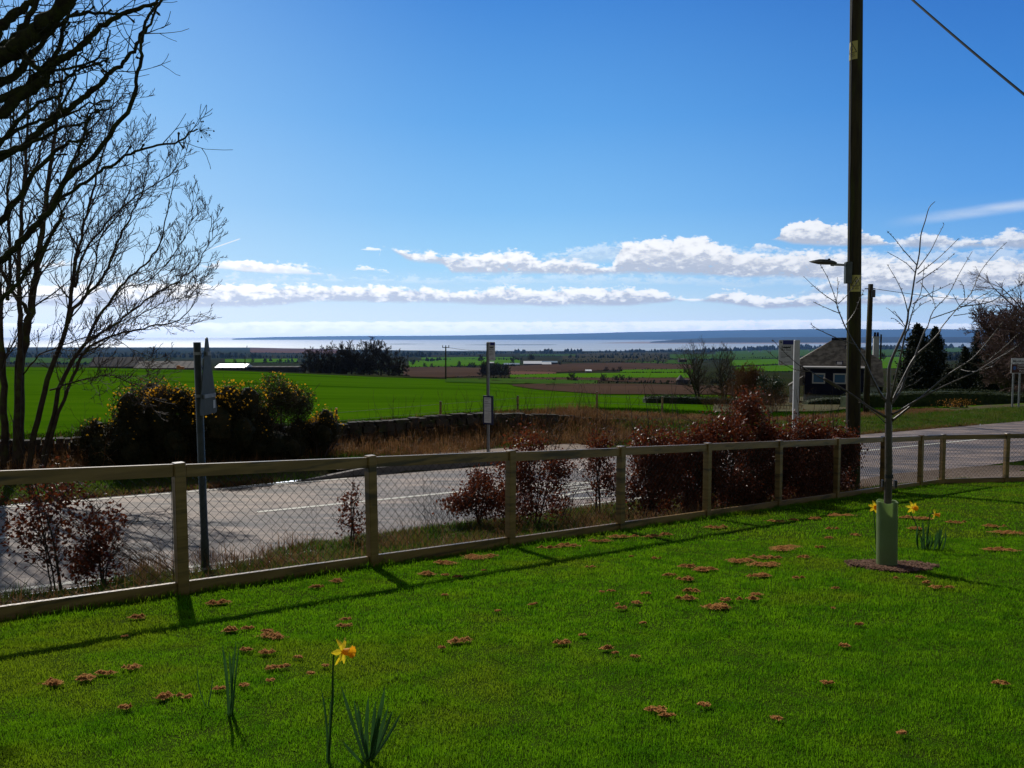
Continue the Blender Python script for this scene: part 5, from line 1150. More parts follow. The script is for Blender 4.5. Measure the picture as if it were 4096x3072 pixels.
# scrub and bare brush at the foot of the big tree
def brush(px, Y, w, h, n, label, m='twig'):
    g = ground(px, Y); t = empty('brushwood', g, label, 'shrub'); m_ = MB()
    for k_ in range(n):
        q = Vector(g) + Vector((rng.uniform(-w, w), rng.normal(0, .3), 0)); q.z = float(gz(q.x, q.y)); grow(m_, q, Vector((rng.normal(0, .5), rng.normal(0, .3), 1)), h * rng.uniform(.5, 1.1), .008, 2, .1, .2, (2, 4), (25, 60), 3, .003, (.35, .6), 5)
    m_.build('stems', M[m], t)
brush(200, 15.8, 1.6, .8, 60, 'tangle of brown brushwood at the foot of the many stemmed tree', 'dry')
brush(420, 16.6, .9, 1.1, 26, 'bare thorny twigs between the big tree and the gorse')

# ------------------------------------------------------------------ hedges
def hedge(pts, Y, top_pts, label, m='hedge', depth=1.0, dens=420, n0=None):
    """clipped hedge following image columns at forward distance Y (number or list)"""
    xs = np.linspace(pts[0], pts[1], 40); Ys = np.interp(xs, pts, Y); g = np.array([ground(x, y) for x, y in zip(xs, Ys)]); tz = np.array([W(x, np.interp(x, *zip(*top_pts)), y)[2] for x, y in zip(xs, Ys)])
    t = empty('clipped_hedge', g[20], label, 'hedge'); V = []; prof = [(-.5, 0), (-.52, .5), (-.46, .9), (-.3, 1.0), (.3, 1.0), (.46, .9), (.5, 0)]; k_ = len(prof)
    for i in range(40):
        for a, b in prof: V.append((g[i][0] + rng.normal(0, .02), g[i][1] + a * depth + rng.normal(0, .02), g[i][2] - .05 + (tz[i] - g[i][2]) * b * .96 + (rng.normal(0, .02) if b else 0)))
    Fc = [(i*k_+j, (i+1)*k_+j, (i+1)*k_+j+1, i*k_+j+1) for i in range(39) for j in range(k_ - 1)]; m_ = MB(); m_.add(V, Fc + [tuple(range(k_)), tuple(39 * k_ + j for j in range(k_ - 1, -1, -1))]); m_.build('hedge_body', M[m], t)
    L = float(np.linalg.norm(g[-1] - g[0])); n = int(L * dens); f_ = rng.random(n) * 38.99; i = f_.astype(int); w = (f_ - i)[:, None]; G = g[i] * (1 - w) + g[i + 1] * w; T = tz[i] * (1 - w[:, 0]) + tz[i + 1] * w[:, 0]
    top = rng.random(n) < .35; y = np.where(top, rng.uniform(-.5, .5, n), -.5 + rng.normal(0, .03, n)) * depth; z = np.where(top, 1 + rng.normal(0, .03, n), rng.random(n)); P_ = np.stack([G[:, 0], G[:, 1] + y, G[:, 2] + (T - G[:, 2]) * z], -1); leaf_cloud('foliage', P_, .07, M[m], t, aspect=.6)
hedge((2578, 3080), [46, 52], [(2560,1600),(2590,1583),(2700,1580),(2850,1590),(3080,1596)], 'dark clipped hedge at the edge of the green field, left of the house')
hedge((3380, 4400), [42, 40], [(3380,1580),(3480,1572),(3620,1562),(3800,1558),(3960,1563),(4040,1572),(4400,1575)], 'long dark clipped hedge along the far verge, right of the tall pole')
hedge((3225, 3400), [52, 50], [(3225,1600),(3300,1588),(3400,1585)], 'low hedge section in front of the house dormer')

poly_sheet('rough_grass', [(2860,1600),(3050,1590),(3250,1585),(3480,1580),(3520,1625),(3300,1650),(3100,1650),(2950,1655),(2850,1650)], M['verge'], .06)
for px_, Y_, lab_ in ((2920, 38, 'brown dry scrub bush behind the hedge, left of the evergreen bush'), (3110, 40, 'brown dry scrub in front of the evergreen bush'), (3010, 36, 'tawny dry scrub between the field hedge and the bus stop post')): brush(px_, Y_, 1.3, 1.3, 70, lab_, 'dry')
# ------------------------------------------------------------------ house with hipped roof
def house():
    Y = 60.0; g = Vector(ground(3370, Y)); t = empty('house', g, 'white walled house with grey hipped roof and dark blue dormer', 'house')
    X = lambda x, yy=Y: W(x, 1500, yy)[0]; Zp = lambda y, yy=Y: W(3300, y, yy)[2]
    base = g.z; ze = Zp(1568); zr = Zp(1358)
    x0, x1 = X(3200), X(3520); y0, y1 = Y - 1.6, Y + 7.5; ze = Zp(1534); m_ = MB()
    m_.box(((x0 + x1) / 2, (y0 + y1) / 2, (base - .5 + ze) / 2), (x1 - x0 - .6, y1 - y0 - .6, ze - base + .5)); m_.build('wall', M['harl'], t)
    # half hipped roof: short ridge, hips down to the tops of the gable verges, then a wide front slope
    xa, xb = X(3272, Y + 3), X(3330, Y + 3); yr = (y0 + y1) / 2; ex0, ex1 = X(3195), X(3524); ze = Zp(1532); zh = Zp(1440, Y + 1.4); fh = (zh - ze) / (zr - ze)
    yf = y0 - .3; yb_ = y1 + .2; yh0 = yf + (yr - yf) * fh; yh1 = yb_ + (yr - yb_) * fh; m_ = MB()
    V = [(ex0, yf, ze), (ex1, yf, ze), (ex1, yh0, zh), (xb, yr, zr), (xa, yr, zr), (ex0, yh0, zh), (ex0, yb_, ze), (ex1, yb_, ze), (ex1, yh1, zh), (ex0, yh1, zh), (ex0, yf, ze - .15), (ex1, yf, ze - .15)]
    m_.add(V, [(0, 1, 2, 3, 4, 5), (7, 6, 9, 4, 3, 8), (5, 4, 9), (2, 8, 3), (0, 10, 11, 1)]); rf = m_.build('roof', M['slate'], t)
    m_ = MB(); m_.add([(ex0 + .05, y0, base - .5), (ex0 + .05, y1, base - .5), (ex0 + .05, y1, ze), (ex0 + .05, yh1, zh - .05), (ex0 + .05, yh0, zh - .05), (ex0 + .05, y0, ze)], [tuple(range(6))]); m_.add([(ex1 - .05, y0, base - .5), (ex1 - .05, y1, base - .5), (ex1 - .05, y1, ze), (ex1 - .05, yh1, zh - .05), (ex1 - .05, yh0, zh - .05), (ex1 - .05, y0, ze)], [tuple(range(5, -1, -1))]); m_.build('gable', M['harl'], t)
    m_ = MB(); m_.tube([(xa - .1, yr, zr + .02), (xb + .1, yr, zr + .02)], .12, 8); m_.build('ridge_tiles', M['cladding'], rf)
    m_ = MB(); nv = Vector((0, -.5, .6)).normalized() * .012
    for k_ in range(1, 30):
        f_ = k_ / 30; z = ze + (zr - ze) * f_; y = yf + (yr - yf) * f_; q = max(0, (f_ - fh) / (1 - fh)); a_, b_ = ex0 + (xa - ex0) * q, ex1 + (xb - ex1) * q; m_.box(Vector(((a_ + b_) / 2, y, z)) + nv, (b_ - a_, .03, .016))
    m_.build('slate_courses', M['slate'], rf)
    y0r = yf
    # dormer
    dx0, dx1 = X(3241, Y - 1), X(3600, Y - 1); dx1 = X(3470, Y - 1); dz0, dz1 = Zp(1578, Y - 1), Zp(1472, Y - 1); m_ = MB(); yd = y0 - .35
    m_.box(((dx0 + dx1) / 2, yd + 1.4, (dz0 + dz1) / 2), (dx1 - dx0, 2.8, dz1 - dz0)); dm = m_.build('dormer', M['cladding'], t)
    m_ = MB(); m_.box(((dx0 + dx1) / 2, yd + 1.3, dz1 + .045), (dx1 - dx0 + .3, 3.0, .09)); m_.build('dormer_roof', M['frame'], dm)
    m_ = MB(); m_.box(((dx0 + dx1) / 2, yd - .10, dz1 - .09), (dx1 - dx0 + .24, .10, .12)); m_.build('gutter', M['cladding'], dm)
    for wx0, wx1 in ((3284, 3336), (3368, 3420), (3440, 3464)):
        a, b = X(wx0, Y - 1.7), X(wx1, Y - 1.7); c0, c1 = Zp(1536, Y - 1.7), Zp(1494, Y - 1.7); fr = MB(); w = .10
        for (cc, dd) in ((((a+b)/2, c0 + w/2), (b-a, w)), (((a+b)/2, c1 - w/2), (b-a, w)), ((a + w/2, (c0+c1)/2), (w, c1-c0-2*w)), ((b - w/2, (c0+c1)/2), (w, c1-c0-2*w))): fr.box((cc[0], yd - .04, cc[1]), (dd[0], .07, dd[1]))
        f_ = fr.build('window', M['frame'], t); gl = MB(); gl.box(((a+b)/2, yd - .015, (c0+c1)/2), (b-a-2*w, .02, c1-c0-2*w)); gl.build('pane', M['glass'], f_)
    for wx, wy in ((3353, 1455), (3390, 1393)):
        cc = Vector((X(wx, Y + .2), 0, Zp(wy, Y + .2))); f_ = (cc.z - ze) / (zr - ze); cc.y = y0 - .2 + (yr - y0 + .2) * f_ - .06; m_ = MB(); m_.box(cc, (.55, .10, .42)); sk = m_.build('skylight', M['cladding'], rf); m_ = MB(); m_.box(cc + Vector((0, -.06, .02)), (.38, .03, .26)); m_.build('pane', M['frame'], sk)
    # porch with pale gable and door on the left
    px0, px1 = X(3160), X(3196); m_ = MB(); zc = Zp(1540); m_.box(((px0 + px1) / 2, Y - 1, (base - .4 + zc) / 2), (px1 - px0, 2.2, zc - base + .4)); po = m_.build('porch', M['harl'], t)
    m_ = MB(); m_.add([(px0 - .1, Y - 2.2, zc), (px1 + .3, Y - 2.2, zc), (px1 + .3, Y - 2.2, zc + .7), (px0 - .1, Y + .2, zc), (px1 + .3, Y + .2, zc), (px1 + .3, Y + .2, zc + .7)], [(0, 1, 2), (3, 5, 4), (0, 2, 5, 3), (0, 3, 4, 1)]); m_.build('porch_roof', M['slate'], po)
    # chimney stack with pots
    t.rotation_euler = (0, 0, -.36); t.scale = (.94, .94, 1)
    c0, c1 = X(3392, Y + 5), X(3413, Y + 5); m_ = MB(); zt, zb = W(3500, 1350, Y + 5)[2], W(3500, 1500, Y + 5)[2]; m_.box(((c0+c1)/2, Y + 5, (zt+zb)/2), (c1-c0, .8, zt-zb)); m_.box(((c0+c1)/2, Y + 5, zt + .04), (c1-c0+.14, .94, .08)); ch = m_.build('chimney', M['harl'], rf)
    m_ = MB()
    for dx in (-.1, .12): m_.tube([((c0+c1)/2 + dx, Y + 5, zt + .08), ((c0+c1)/2 + dx, Y + 5, zt + .42)], [.11, .09], 8)
    t2 = t; m_.build('chimney_pots', M['cladding'], t)
    m_ = MB(); m_.tube([(X(3421, Y+5), Y + 5, zb), (X(3421, Y+5), Y + 5, zt + .25)], .07, 8); m_.build('flue_pipe', M['bark'], t)
house()

# ------------------------------------------------------------------ trees beyond the far verge
def conifer(px, Y, top, halfw, label, n=5200, m='conifer', shape=1.0):
    g = ground(px, Y); s = Y / F_PX; zt = W(px, top, Y)[2]; h = zt - g[2]; hw = halfw * s; t = empty('conifer', g, label, 'tree', 'dark conifers beside the house'); B0 = Vector(g); m_ = MB(); m_.tube([B0 - Vector((0, 0, .2)), B0 + Vector((0, 0, h * .9))], [hw * .12, .03], 8); m_.build('trunk', M['bark'], t)
    z = 1 - rng.random(n) ** .75 * .97; rad = hw * (1 - z) ** .62 * shape * rng.uniform(.50, 1.22, n) * (1 + .22 * np.sin(z * 40 + rng.integers(0, 3, n))); th = rng.uniform(0, 2 * np.pi, n); lobes = 1 + .16 * np.sin(th * 5 + z * 9); P_ = np.stack([np.cos(th) * rad * lobes, np.sin(th) * rad * lobes, z * h], -1) + B0
    leaf_cloud('foliage', P_, hw * .17, M[m], t, fold=.4, droop=.5, aspect=.5)
    zz = np.linspace(.04, .96, 14); q = MB(); q.tube([B0 + Vector((0, 0, h * a)) for a in zz], [hw * .62 * (1 - a) ** .62 for a in zz], 12); q.build('inner_foliage', M[m], t, smooth=False)
conifer(3668, 66, 1297, 74, 'tall dark conifer with pointed top right behind the house chimney', 9000)
conifer(3738, 68, 1308, 62, 'dark conifer just right of the tallest one', 8000)
conifer(3702, 64, 1400, 86, 'broad dark conifer base filling between the two pointed tops', 8000)
conifer(3905, 62, 1318, 44, 'ragged dark conifer left of the brown leaved trees', 5200)
conifer(3858, 60, 1385, 50, 'lower dark conifer with loose branches beside the ragged one', 4200)
conifer(4045, 60, 1395, 78, 'dark conifer mass behind the park sign', 7000)
conifer(3800, 61, 1470, 60, 'low dark conifer filling the gap right of the tall pair', 4000)
conifer(3960, 58, 1430, 60, 'low dark conifer below the brown trees near the park sign', 5000)
def bare_tree(px, Y, top, halfw, label, name='bare_tree', group=None, base_y=None, nst=1, m='fartwig', rt=None, rmin=None, droop=.25, depth=3, nch=(4, 6), gbase=None, seed_flat=1.0, start=.0, up=.25, emax=1.3):
    g = np.array(gbase if gbase is not None else ground(px, Y)); s = Y / F_PX; zt = W(px, top, Y)[2]; h = zt - g[2]; hw = halfw * s; t = empty(name, g, label, 'tree', group); B0 = Vector(g); tr, br = MB(), MB(); r0 = rt or h * .028; rm = rmin or s * .9
    for k_ in range(nst):
        d = Vector((rng.normal(0, .08) + (0 if nst == 1 else rng.normal(0, .2)), rng.normal(0, .08), 1)); P_ = [B0 + Vector((rng.normal(0, .02) * h, 0, -.02 * h))]; L = h * (.55 if nst == 1 else .7)
        for i in range(6): d = (d + perp(d.normalized()) * rng.normal(0, .08)).normalized(); P_.append(P_[-1] + d * L / 6)
        rr = [r0 * (1 - .6 * i / 6) for i in range(7)]; tr.tube(P_, rr, 7)
        for j in range(15):
            f_ = start + (1 - start) * (.25 + .75 * j / 14); i = min(int(f_ * 6), 5); q = P_[i].lerp(P_[i + 1], min(f_ * 6 - i, 1)); th = rng.uniform(0, 6.28); e = rng.uniform(.05, emax) if j < 11 else emax * 1.4
            dd = Vector((math.cos(th), math.sin(th), e)).normalized(); reach = hw * .95 / max(.35, math.hypot(dd.x, dd.y)); reach = min(reach * 1.15, h * .62); grow(br, q, dd, reach, r0 * .38, depth, up, .13, nch, (22, 52), 4, rm, (.45, .72), 5, 1.0)
    tr.build('trunk', M['bark'], t, smooth=True); br.build('crown', M[m], t); return t
M['birch'] = mat('birch_twig', (.10,.055,.050), (.14,.085,.075), 2, .8, 0, None, .2)
bare_tree(4150, 50, 1100, 170, 'tall birch with fine purplish drooping twigs at the right edge', m='birch', rmin=.012, depth=3, nch=(5, 7), up=-.15)
bare_tree(4030, 56, 1290, 75, 'brown bushy leafless tree behind the park sign', m='birch', rmin=.018, nst=3, nch=(5, 7))
bare_tree(4100, 54, 1330, 80, 'second brown bushy leafless tree, cut by the right edge', m='birch', rmin=.018, nst=3, nch=(5, 7))
bare_tree(2800, 58, 1425, 62, 'loose leafless shrub tree left of the dark evergreen bush', m='twig', rmin=.007, nst=3, nch=(3, 4))
bare_tree(2900, 56, 1440, 60, 'leafless multi stemmed tree beside the dark evergreen bush', m='twig', rmin=.007, nst=3, nch=(3, 4))
bare_tree(2990, 52, 1500, 70, 'low brown leafless bush in front of the field hedge', m='dry', rmin=.010, nst=4)
def bush(px, Y, top, halfw, label, n, m='evergreen', leaf=.09, name='evergreen_bush'):
    g = ground(px, Y); s = Y / F_PX; h = W(px, top, Y)[2] - g[2]; hw = halfw * s; t = empty(name, g, label, 'bush'); B0 = Vector(g); m_ = MB()
    for k_ in range(6): grow(m_, B0, Vector((rng.normal(0, .4), rng.normal(0, .3), 1)), h * .8, .03, 1, .2, .1, (3, 5), (25, 50), 4, .01)
    m_.build('stems', M['bark'], t); k_ = 22; cen = np.stack([rng.normal(0, hw * .42, k_), rng.normal(0, hw * .4, k_), rng.uniform(.15, .84, k_) * h], -1); cen[:, 0] = np.clip(cen[:, 0], -hw * .8, hw * .8); idx = rng.integers(0, k_, n); d = rng.normal(size=(n, 3)); d /= np.linalg.norm(d, axis=1)[:, None]
    P_ = cen[idx] + d * (h * .17 * rng.uniform(.3, 1.1, n))[:, None] + B0; ok = P_[:, 2] > g[2]; leaf_cloud('foliage', P_[ok], leaf, M[m], t, aspect=.5)
bush(3085, 50, 1488, 62, 'dark green evergreen bush beside the white bus stop sign', 6500, leaf=.11)
# small orange flowering scrub on the verge at the right
bush(3830, 36, 1612, 50, 'low orange flowering gorse patch in front of the long hedge', 1500, 'gorse', .06, 'low_gorse')
gg = ground(3830, 35.6); P_ = np.array(gg) + np.stack([rng.normal(0, .45, 260), rng.normal(0, .15, 260), rng.uniform(.05, .40, 260)], -1)
lg = [o for o in col.objects if o.get('label', '').startswith('low orange')][0]; leaf_cloud('flowers', P_, .045, mat('orange_flower', (.45,.20,.03), None, trans=.3), lg, aspect=.8)

# ------------------------------------------------------------------ park sign at the right edge
def park_sign():
    Y = 36.0; g = Vector(ground(4090, Y)); t = empty('park_sign', g, 'white and brown direction sign on two grey posts at the right edge', 'sign'); X = lambda x: W(x, 1500, Y)[0]; Z = lambda y: W(4060, y, Y)[2]
    for px in (4056, 4082): m_ = MB(); m_.tube([(X(px), Y + .05, g.z - .2), (X(px), Y + .05, Z(1436))], .038, 8); m_.build('post', M['galv'], t)
    for (x0, x1, yt, yb, mm, txts, tm) in ((4042, 4125, 1433, 1453, 'white', [('Monikie', 1449, 4048, .155)], 'black'), (4042, 4125, 1455, 1493, 'brown', [('Monikie', 1466, 4066, .12), ('Country', 1476, 4066, .12), ('Park', 1487, 4074, .12)], 'white')):
        if mm == 'brown' and 'brown' not in M: M['brown'] = mat('brown_sign', (.06,.018,.012), None, rough=.5)
        m_ = MB(); m_.bev(((X(x0) + X(x1)) / 2, Y - .02, (Z(yt) + Z(yb)) / 2), (X(x1) - X(x0), .03, Z(yt) - Z(yb)), .006); pn = m_.build('panel', M['white'], t); m_ = MB(); m_.box(((X(x0) + X(x1)) / 2, Y - .038, (Z(yt) + Z(yb)) / 2), (X(x1) - X(x0) - .04, .006, Z(yt) - Z(yb) - .04)); m_.build('face', M[mm], pn)
        for s, y, x, sz in txts: place_text(s, sz, (X(x), Y - .043, Z(y)), (1, 0, 0), (0, 0, 1), M[tm], pn)
        if mm == 'brown': m_ = MB(); cc = Vector((X(4055), Y - .044, Z(1472))); V = [cc + Vector((math.cos(a) * .07, 0, math.sin(a) * .09)) for a in [q * math.pi / 8 for q in range(16)]]; m_.add(V, [tuple(range(16))]); m_.build('emblem', mat('emblem_blue', (.05,.12,.35), None), pn)
park_sign()

# ------------------------------------------------------------------ farms
def barn(x0, x1, ye, yr, yb, Y, label, roof='roofgrey', wall='barnwall', depth=10, extra=None, name='barn', hip=False, gableend=None, group=None):
    """long shed seen from the side: eaves at ye, ridge at yr, ground at yb (photo rows)"""
    X = lambda x: W(x, 1450, Y)[0]; Z = lambda y, yy=Y: W(2048, y, yy)[2]; a, b = X(x0), X(x1); zb, ze, zr = Z(yb) - 3, Z(ye), Z(yr, Y + depth / 2)
    t = empty(name, ((a + b) / 2, Y, Z(yb)), label, 'barn' if name == 'barn' else 'building', group); m_ = MB(); m_.box(((a+b)/2, Y + depth/2, (zb+ze)/2), (b-a, depth, ze-zb)); w = m_.build('wall', M[wall], t)
    o = .3; V = [(a-o, Y-o, ze), (b+o, Y-o, ze), (b+o, Y+depth+o, ze), (a-o, Y+depth+o, ze)]; hi = (b - a) * .3 if hip else 0; V += [(a-o+hi, Y+depth/2, zr), (b+o-hi, Y+depth/2, zr)]
    m_ = MB(); m_.add(V, [(0, 1, 5, 4), (2, 3, 4, 5), (0, 4, 3), (1, 2, 5), (0, 3, 2, 1)]); r_ = m_.build('roof', M[roof], t)
    n = max(3, int((b - a) / 2.5)); m_ = MB()
    for i in range(n + 1):
        x = a + (b - a) * i / n; m_.box((x, Y + .25 * depth - o / 2, (ze + zr) / 2 + .03), (.12, .12, .04)) if False else m_.tube([(x, Y - o, ze + .05), (min(max(x, a - o + hi), b + o - hi), Y + depth / 2, zr + .05)], .06, 4)
    m_.build('roof_ribs', M[roof], r_); m_ = MB()
    for i in range(max(2, n // 2)):
        x = a + (b - a) * (i + .5) / max(2, n // 2); m_.box((x, Y - .03, zb + 3 + (ze - zb - 3) * .4), (1.6, .1, (ze - zb - 3) * .55))
    m_.build('openings', M['dark'], t); return t
barn(355, 536, 1466, 1428, 1480, 330, 'grey roofed farm shed seen through the left tree branches')
barn(536, 775, 1472, 1444, 1482, 320, 'long grey roofed farm building left of the triangular sign')
m_ = MB(); q = Vector(W(722, 1474, 316)); m_.box(q, (2.6, 1.5, 1.6)); m_.box(q + Vector((-.8, 0, .9)), (1.0, 1.2, .8)); tag(m_.build('farm_machine', M['orange']), 'small orange farm machine parked before the long shed', 'vehicle')
barn(862, 978, 1470, 1455, 1490, 325, 'barn with bright white roof right of the triangular sign', 'roofwhite')
barn(984, 1195, 1468, 1464, 1492, 330, 'low dark flat shed right of the white roofed barn', 'barnwall')
bf = [(2095, 2168, 1455, 1444, 1466, 1150, 'pale roofed barn, larger of the pair on the plain', 'roofwhite', 26), (2140, 2205, 1457, 1448, 1466, 1180, 'smaller pale roofed barn behind the large one', 'roofwhite', 20),
      (2015, 2078, 1458, 1452, 1465, 1130, 'blue green shed left of the pale roofed barns', 'bluebarn', 18), (2165, 2230, 1450, 1444, 1462, 1250, 'blue grey farm buildings right of the pale barns', 'bluebarn', 20),
      (1956, 1976, 1452, 1447, 1457, 1150, 'small bright white roofed shed by the bus stop post', 'roofwhite', 8), (2345, 2366, 1484, 1478, 1492, 620, 'small white cottage below the smoke on the plain', 'roofwhite', 8)]
for x0, x1, ye, yr, yb, Y, lab, rf_, dp in bf: barn(x0, x1, ye, yr, yb, Y, lab, rf_, 'barnwall', dp)
barn(2716, 2748, 1438, 1434, 1442, 1300, 'far pale roofed farm on the right of the plain', 'roofgrey', 'barnwall', 12)
# round hut with conical roof
def hut():
    Y = 240; g = Vector(W(2722, 1530, Y)); t = empty('round_hut', g, 'small stone hut with conical pale roof beyond the ploughed field', 'hut'); s = Y / F_PX; m_ = MB(); m_.tube([g - Vector((0, 0, 2)), g + Vector((0, 0, 12 * s))], 14 * s, 14); m_.build('wall', M['barnwall'], t)
    m_ = MB(); m_.tube([g + Vector((0, 0, 11 * s)), g + Vector((0, 0, 31 * s))], [19 * s, .6 * s], 14); m_.build('roof', M['roofgrey'], t); m_ = MB(); m_.box(g + Vector((24 * s, 2, 3 * s)), (18 * s, 3, 14 * s)); m_.build('lean_to', M['barnwall'], t)
hut()
def line_pole(px, top, base, Y, label):
    g, tp = Vector(W(px, base, Y)), Vector(W(px, top, Y)); t = empty('electricity_pole', g, label, 'pole'); m_ = MB(); m_.tube([g - Vector((0, 0, 1)), tp], [.20, .15], 8); m_.build('shaft', M['pole'], t)
    m_ = MB(); m_.box(tp - Vector((0, 0, .15)), (1.6, .15, .15)); m_.build('crossarm', M['dark'], t); m_ = MB()
    for dx in (-.7, 0, .7): m_.tube([tp + Vector((dx, 0, -.1)), tp + Vector((dx, 0, .35))], .09, 6)
    m_.build('insulators', M['dark'], t)
line_pole(1783, 1387, 1530, 180, 'timber electricity pole standing alone in the green field')
cable('overhead_wire', W(1783, 1388, 180), W(1950, 1400, 250), .4, .045, 'thin wire from the field pole towards the bus stop')
line_pole(980, 1428, 1490, 318, 'thin pole beside the white roofed barn')
def chimney_tower():
    Y = 9300; g = Vector(W(988, 1391, Y)); t = empty('lighthouse', g, 'tiny distant tower standing on the shore against bright water', 'tower'); m_ = MB(); m_.tube([g - Vector((0, 0, 8)), g + Vector((0, 0, 20))], [5, 3.6], 8); m_.build('tower', M['forest'], t); m_ = MB(); m_.tube([g + Vector((0, 0, 20)), g + Vector((0, 0, 25))], [4.6, 3], 8); m_.build('lantern', M['dark'], t)
chimney_tower()

# ------------------------------------------------------------------ woods and far trees
gw = 'leafless trees of the small wood in the field'
wood = [(1285, 1392, 46, 'leafless round crowned tree at the left end of the small wood'), (1345, 1402, 30, 'second leafless tree from the left in the small wood'), (1385, 1425, 34, 'third tree of the small wood, low between two taller ones'), (1372, 1386, 40, 'tree rising behind the low third tree of the small wood'),
        (1408, 1370, 42, 'tree left of the tallest in the small wood'), (1440, 1352, 50, 'tallest leafless tree in the middle of the small wood'), (1482, 1362, 44, 'tree just right of the tallest in the small wood'), (1520, 1372, 40, 'full crowned tree right of centre in the small wood'), (1560, 1402, 38, 'tree on the sloping right shoulder of the small wood'), (1595, 1432, 30, 'last low tree at the right end of the small wood'), (1240, 1420, 34, 'small dim tree left of the wood, behind the others'), (1320, 1440, 40, 'brown understorey thicket tree in the small wood'), (1460, 1430, 55, 'dense lower tree filling the middle of the small wood')]
for px, top, hw, lab in wood: bare_tree(px, 230, top, hw, lab, group=gw, gbase=W(px, 1512, 230), rmin=.05, rt=.30, depth=3, nch=(5, 6), start=.0, up=.12, emax=.8)
# small bare trees on the plain: two kinds, copied
protoA = bare_tree(1930, 420, 1455, 26, 'leafless round crowned tree in the clump behind the bus stop post', group='leafless trees on the plain', gbase=W(1930, 1515, 420), rmin=.13, rt=.3, depth=2, nch=(4, 6))
base_h = (W(1930, 1455, 420) - W(1930, 1515, 420))[2]
far_trees = [(1950,1512,54,420,'c'),(1975,1514,52,425,'c'),(2000,1514,50,415,'c'),(2020,1512,46,430,'c'),(1960,1515,48,400,'c'),(2290,1535,38,330,'lone leafless tree between the two ploughed strips'),(2217,1532,16,335,'small round bush left of the lone tree on the plain'),
  (2418,1536,34,330,'w'),(2460,1536,30,332,'w'),(2490,1537,32,328,'w'),(2520,1536,26,331,'w'),(2545,1538,22,326,'w'),(1840,1470,22,900,'tree by the left plain field behind the electricity pole'),(1880,1472,18,880,'h'),(1895,1473,20,880,'h'),(1925,1450,26,1000,'h'),
  (2055,1447,20,1250,'h'),(2120,1443,22,1300,'h'),(2130,1442,18,1300,'h'),(2425,1488,18,640,'k'),(2455,1490,16,640,'k'),(2480,1490,20,640,'k'),(2740,1493,14,560,'small tree at the end of the bright green strip'),(2050,1458,16,1150,'h'),(2240,1462,14,1150,'h'),(1700,1470,16,880,'h'),(1725,1470,14,880,'h'),(1650,1462,18,880,'h'),
  (3534,1442,26,600,'round leafless tree on the pasture right of the house chimney'),(3010,1420,8,1500,'h'),(2930,1420,8,1500,'h'),(1010,1452,16,900,'f'),(1060,1453,14,900,'f'),(1120,1452,15,900,'f'),(940,1452,14,900,'f')]
lab_of = {'c': 'one of the leafless trees in the dark clump behind the bus stop post', 'w': 'one of the leafless trees in the row beside the ploughed strips', 'h': 'small leafless hedgerow tree on the distant plain', 'k': 'one of the dark trees beside the smoking cottage', 'f': 'small leafless tree behind the farm sheds on the left'}
for px, yb, hp, Y, lab in far_trees:
    g = W(px, yb, Y); hh = hp * Y / F_PX; copy_thing(protoA, g, rng.uniform(0, 6.28), hh / base_h * 1.05, lab_of.get(lab, lab), 'tree', 'leafless trees on the plain')
# distant woods and hedgerows, one mass
def far_mass(segs, name='distant_woods'):
    """ragged tree belts on the far plain: (x0, x1, base row, height px, distance, density)"""
    Vs, Fs, n0 = [], [], 0
    for x0, x1, y0, y1, hp, dens in segs:
        n = int((x1 - x0) * dens)
        for k_ in range(n):
            f_ = rng.random(); x = x0 + (x1 - x0) * f_; y = y0 + (y1 - y0) * f_ + rng.normal(0, 1.0); h = hit(x, y, 0, 200); s = h[1] / F_PX; hh = hp * s * rng.uniform(.45, 1.15); w = hh * rng.uniform(.5, .95)
            ring = 7; C = np.array([(0, 0, 0)] * 1)
            for j, (zz, rr) in enumerate(((-.15, .75), (.35, 1.0), (.75, .72), (1.0, .15))):
                for q in range(ring): a = 2 * math.pi * q / ring + j * .4; r_ = w * .5 * rr * rng.uniform(.7, 1.25); Vs.append((h[0] + math.cos(a) * r_, h[1] + math.sin(a) * r_, h[2] + hh * zz * rng.uniform(.9, 1.1)))
            for j in range(3):
                for q in range(ring): Fs.append((n0 + j*ring + q, n0 + j*ring + (q+1) % ring, n0 + (j+1)*ring + (q+1) % ring, n0 + (j+1)*ring + q))
            n0 += 4 * ring
    return tag(npmesh(name, np.array(Vs), np.array(Fs), M['fargreen'], 4), kind='stuff')
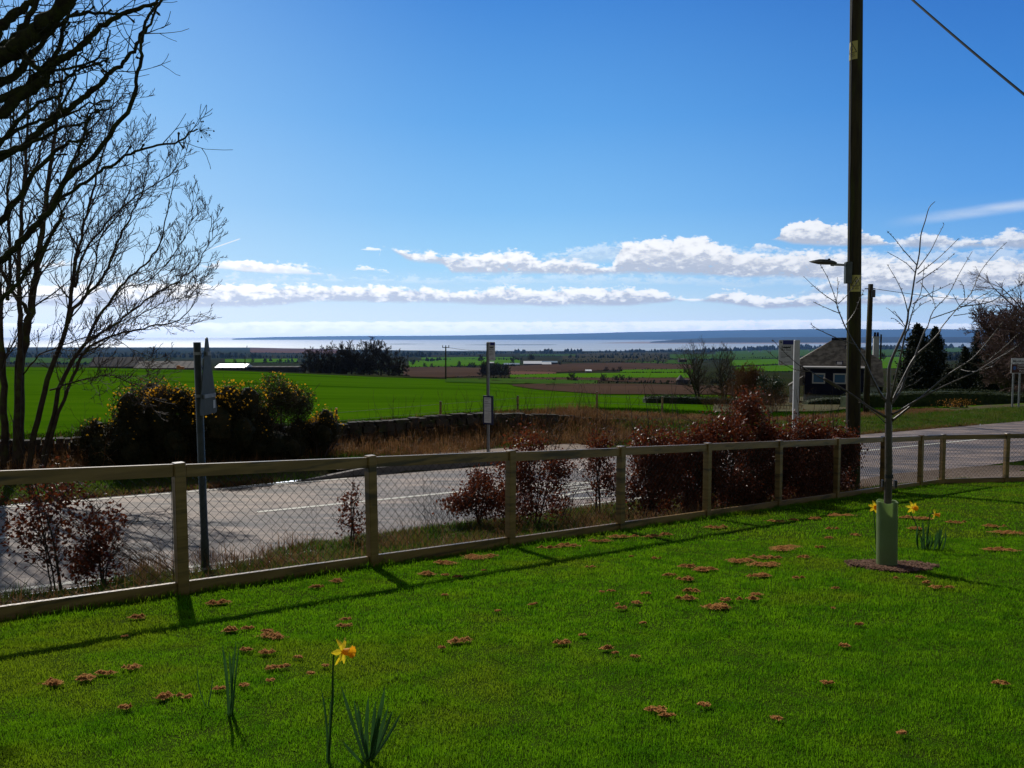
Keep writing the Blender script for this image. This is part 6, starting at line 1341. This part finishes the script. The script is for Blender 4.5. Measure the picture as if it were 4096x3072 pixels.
far_mass([(-50,1060,1428,1432,18,.10),(0,1000,1416,1418,10,.14),(900,1300,1430,1432,12,.14),(1040,1300,1446,1452,14,.12),(1560,1720,1424,1428,20,.25),(1700,1900,1419,1421,12,.18),(1640,1800,1452,1440,14,.10),(1800,2400,1413,1414,9,.20),(2060,2100,1411,1411,14,.35),(2150,2210,1412,1412,16,.3),(2260,2330,1411,1411,16,.35),(2520,2560,1410,1409,14,.4),(2400,2900,1412,1404,11,.28),(2820,3240,1409,1392,16,.30),(2980,3330,1400,1392,14,.34),(3200,3330,1400,1396,10,.3),(3480,3860,1400,1393,18,.22),
          (1920,2100,1440,1441,10,.14),(1950,2080,1466,1467,12,.16),(2240,2680,1432,1436,14,.10),(2250,2660,1446,1452,10,.09),(2360,2680,1422,1424,10,.12),(2560,2860,1440,1440,8,.12),(1640,2060,1471,1467,6,.12),(2500,2780,1478,1478,5,.10),(1780,2040,1516,1514,8,.10),(1800,2400,1538,1538,5,.10),(2540,2780,1493,1492,7,.14),(2700,2900,1540,1530,18,.12),(2840,3300,1439,1426,6,.2),(2900,3320,1468,1452,5,.2),(3480,3800,1428,1426,8,.12),(3760,3900,1440,1440,30,.2),(-50,420,1456,1458,12,.07)])
far_mass([(x0, x1, y0, y1, 5, .16) for (x0, x1, y0, y1) in PATCH_EDGES], 'hedgerows')
# heath scrub texture on the near plain: low dark bushes
far_mass([(2250,2680,1440,1444,7,.12),(2300,2680,1430,1430,6,.12),(2560,2800,1530,1528,10,.10),(2380,2700,1532,1534,10,.08)], 'scrub')
# scattered hamlets along the shore: pale walls
k_ = 0
for x, y, Y in [(1562,1411,6200),(1590,1413,5600),(2588,1412,5600),(2640,1412,5600),(3000,1410,5200),(3040,1409,5200),(3080,1409,5200),(3120,1408,5200),(2905,1411,5600),(1140,1424,4200),(1180,1424,4200),(1230,1424,4200),(1000,1424,4200),(3265,1406,5200),(3240,1407,5200)]:
    g = Vector(W(x, y, Y)); w = rng.uniform(9, 18) * Y / 5000; m_ = MB(); m_.box(g + Vector((0, 0, 3)), (w, 9, 9)); t = empty('far_house', g, 'tiny pale house in the villages near the shore', 'house', 'tiny houses near the shore'); m_.build('wall', M['harl'], t); m_ = MB(); m_.add([g + Vector(q) for q in ((-w/2-1, -5, 7.5), (w/2+1, -5, 7.5), (w/2+1, 5, 7.5), (-w/2-1, 5, 7.5), (-w/2, 0, 12), (w/2, 0, 12))], [(0,1,5,4),(2,3,4,5),(0,4,3),(1,2,5)]); m_.build('roof', M['slate'], t)

# ------------------------------------------------------------------ air
def haze():
    m = bpy.data.materials.new('haze'); m.use_nodes = True; nt = m.node_tree; nt.nodes.clear(); n = NT(nt); o = n.n('ShaderNodeOutputMaterial'); v = n.n('ShaderNodeVolumePrincipled')
    v.inputs['Color'].default_value = (.22, .48, 1.0, 1); v.inputs['Density'].default_value = HAZE; v.inputs['Anisotropy'].default_value = 0.35
    n.link(v.outputs[0], o.inputs['Volume']); b = MB(); b.box((0, 18000, 180), (90000, 40000, 640)); ob = b.build('haze', m); tag(ob, kind='stuff')
HAZE = 2.5e-5
haze()
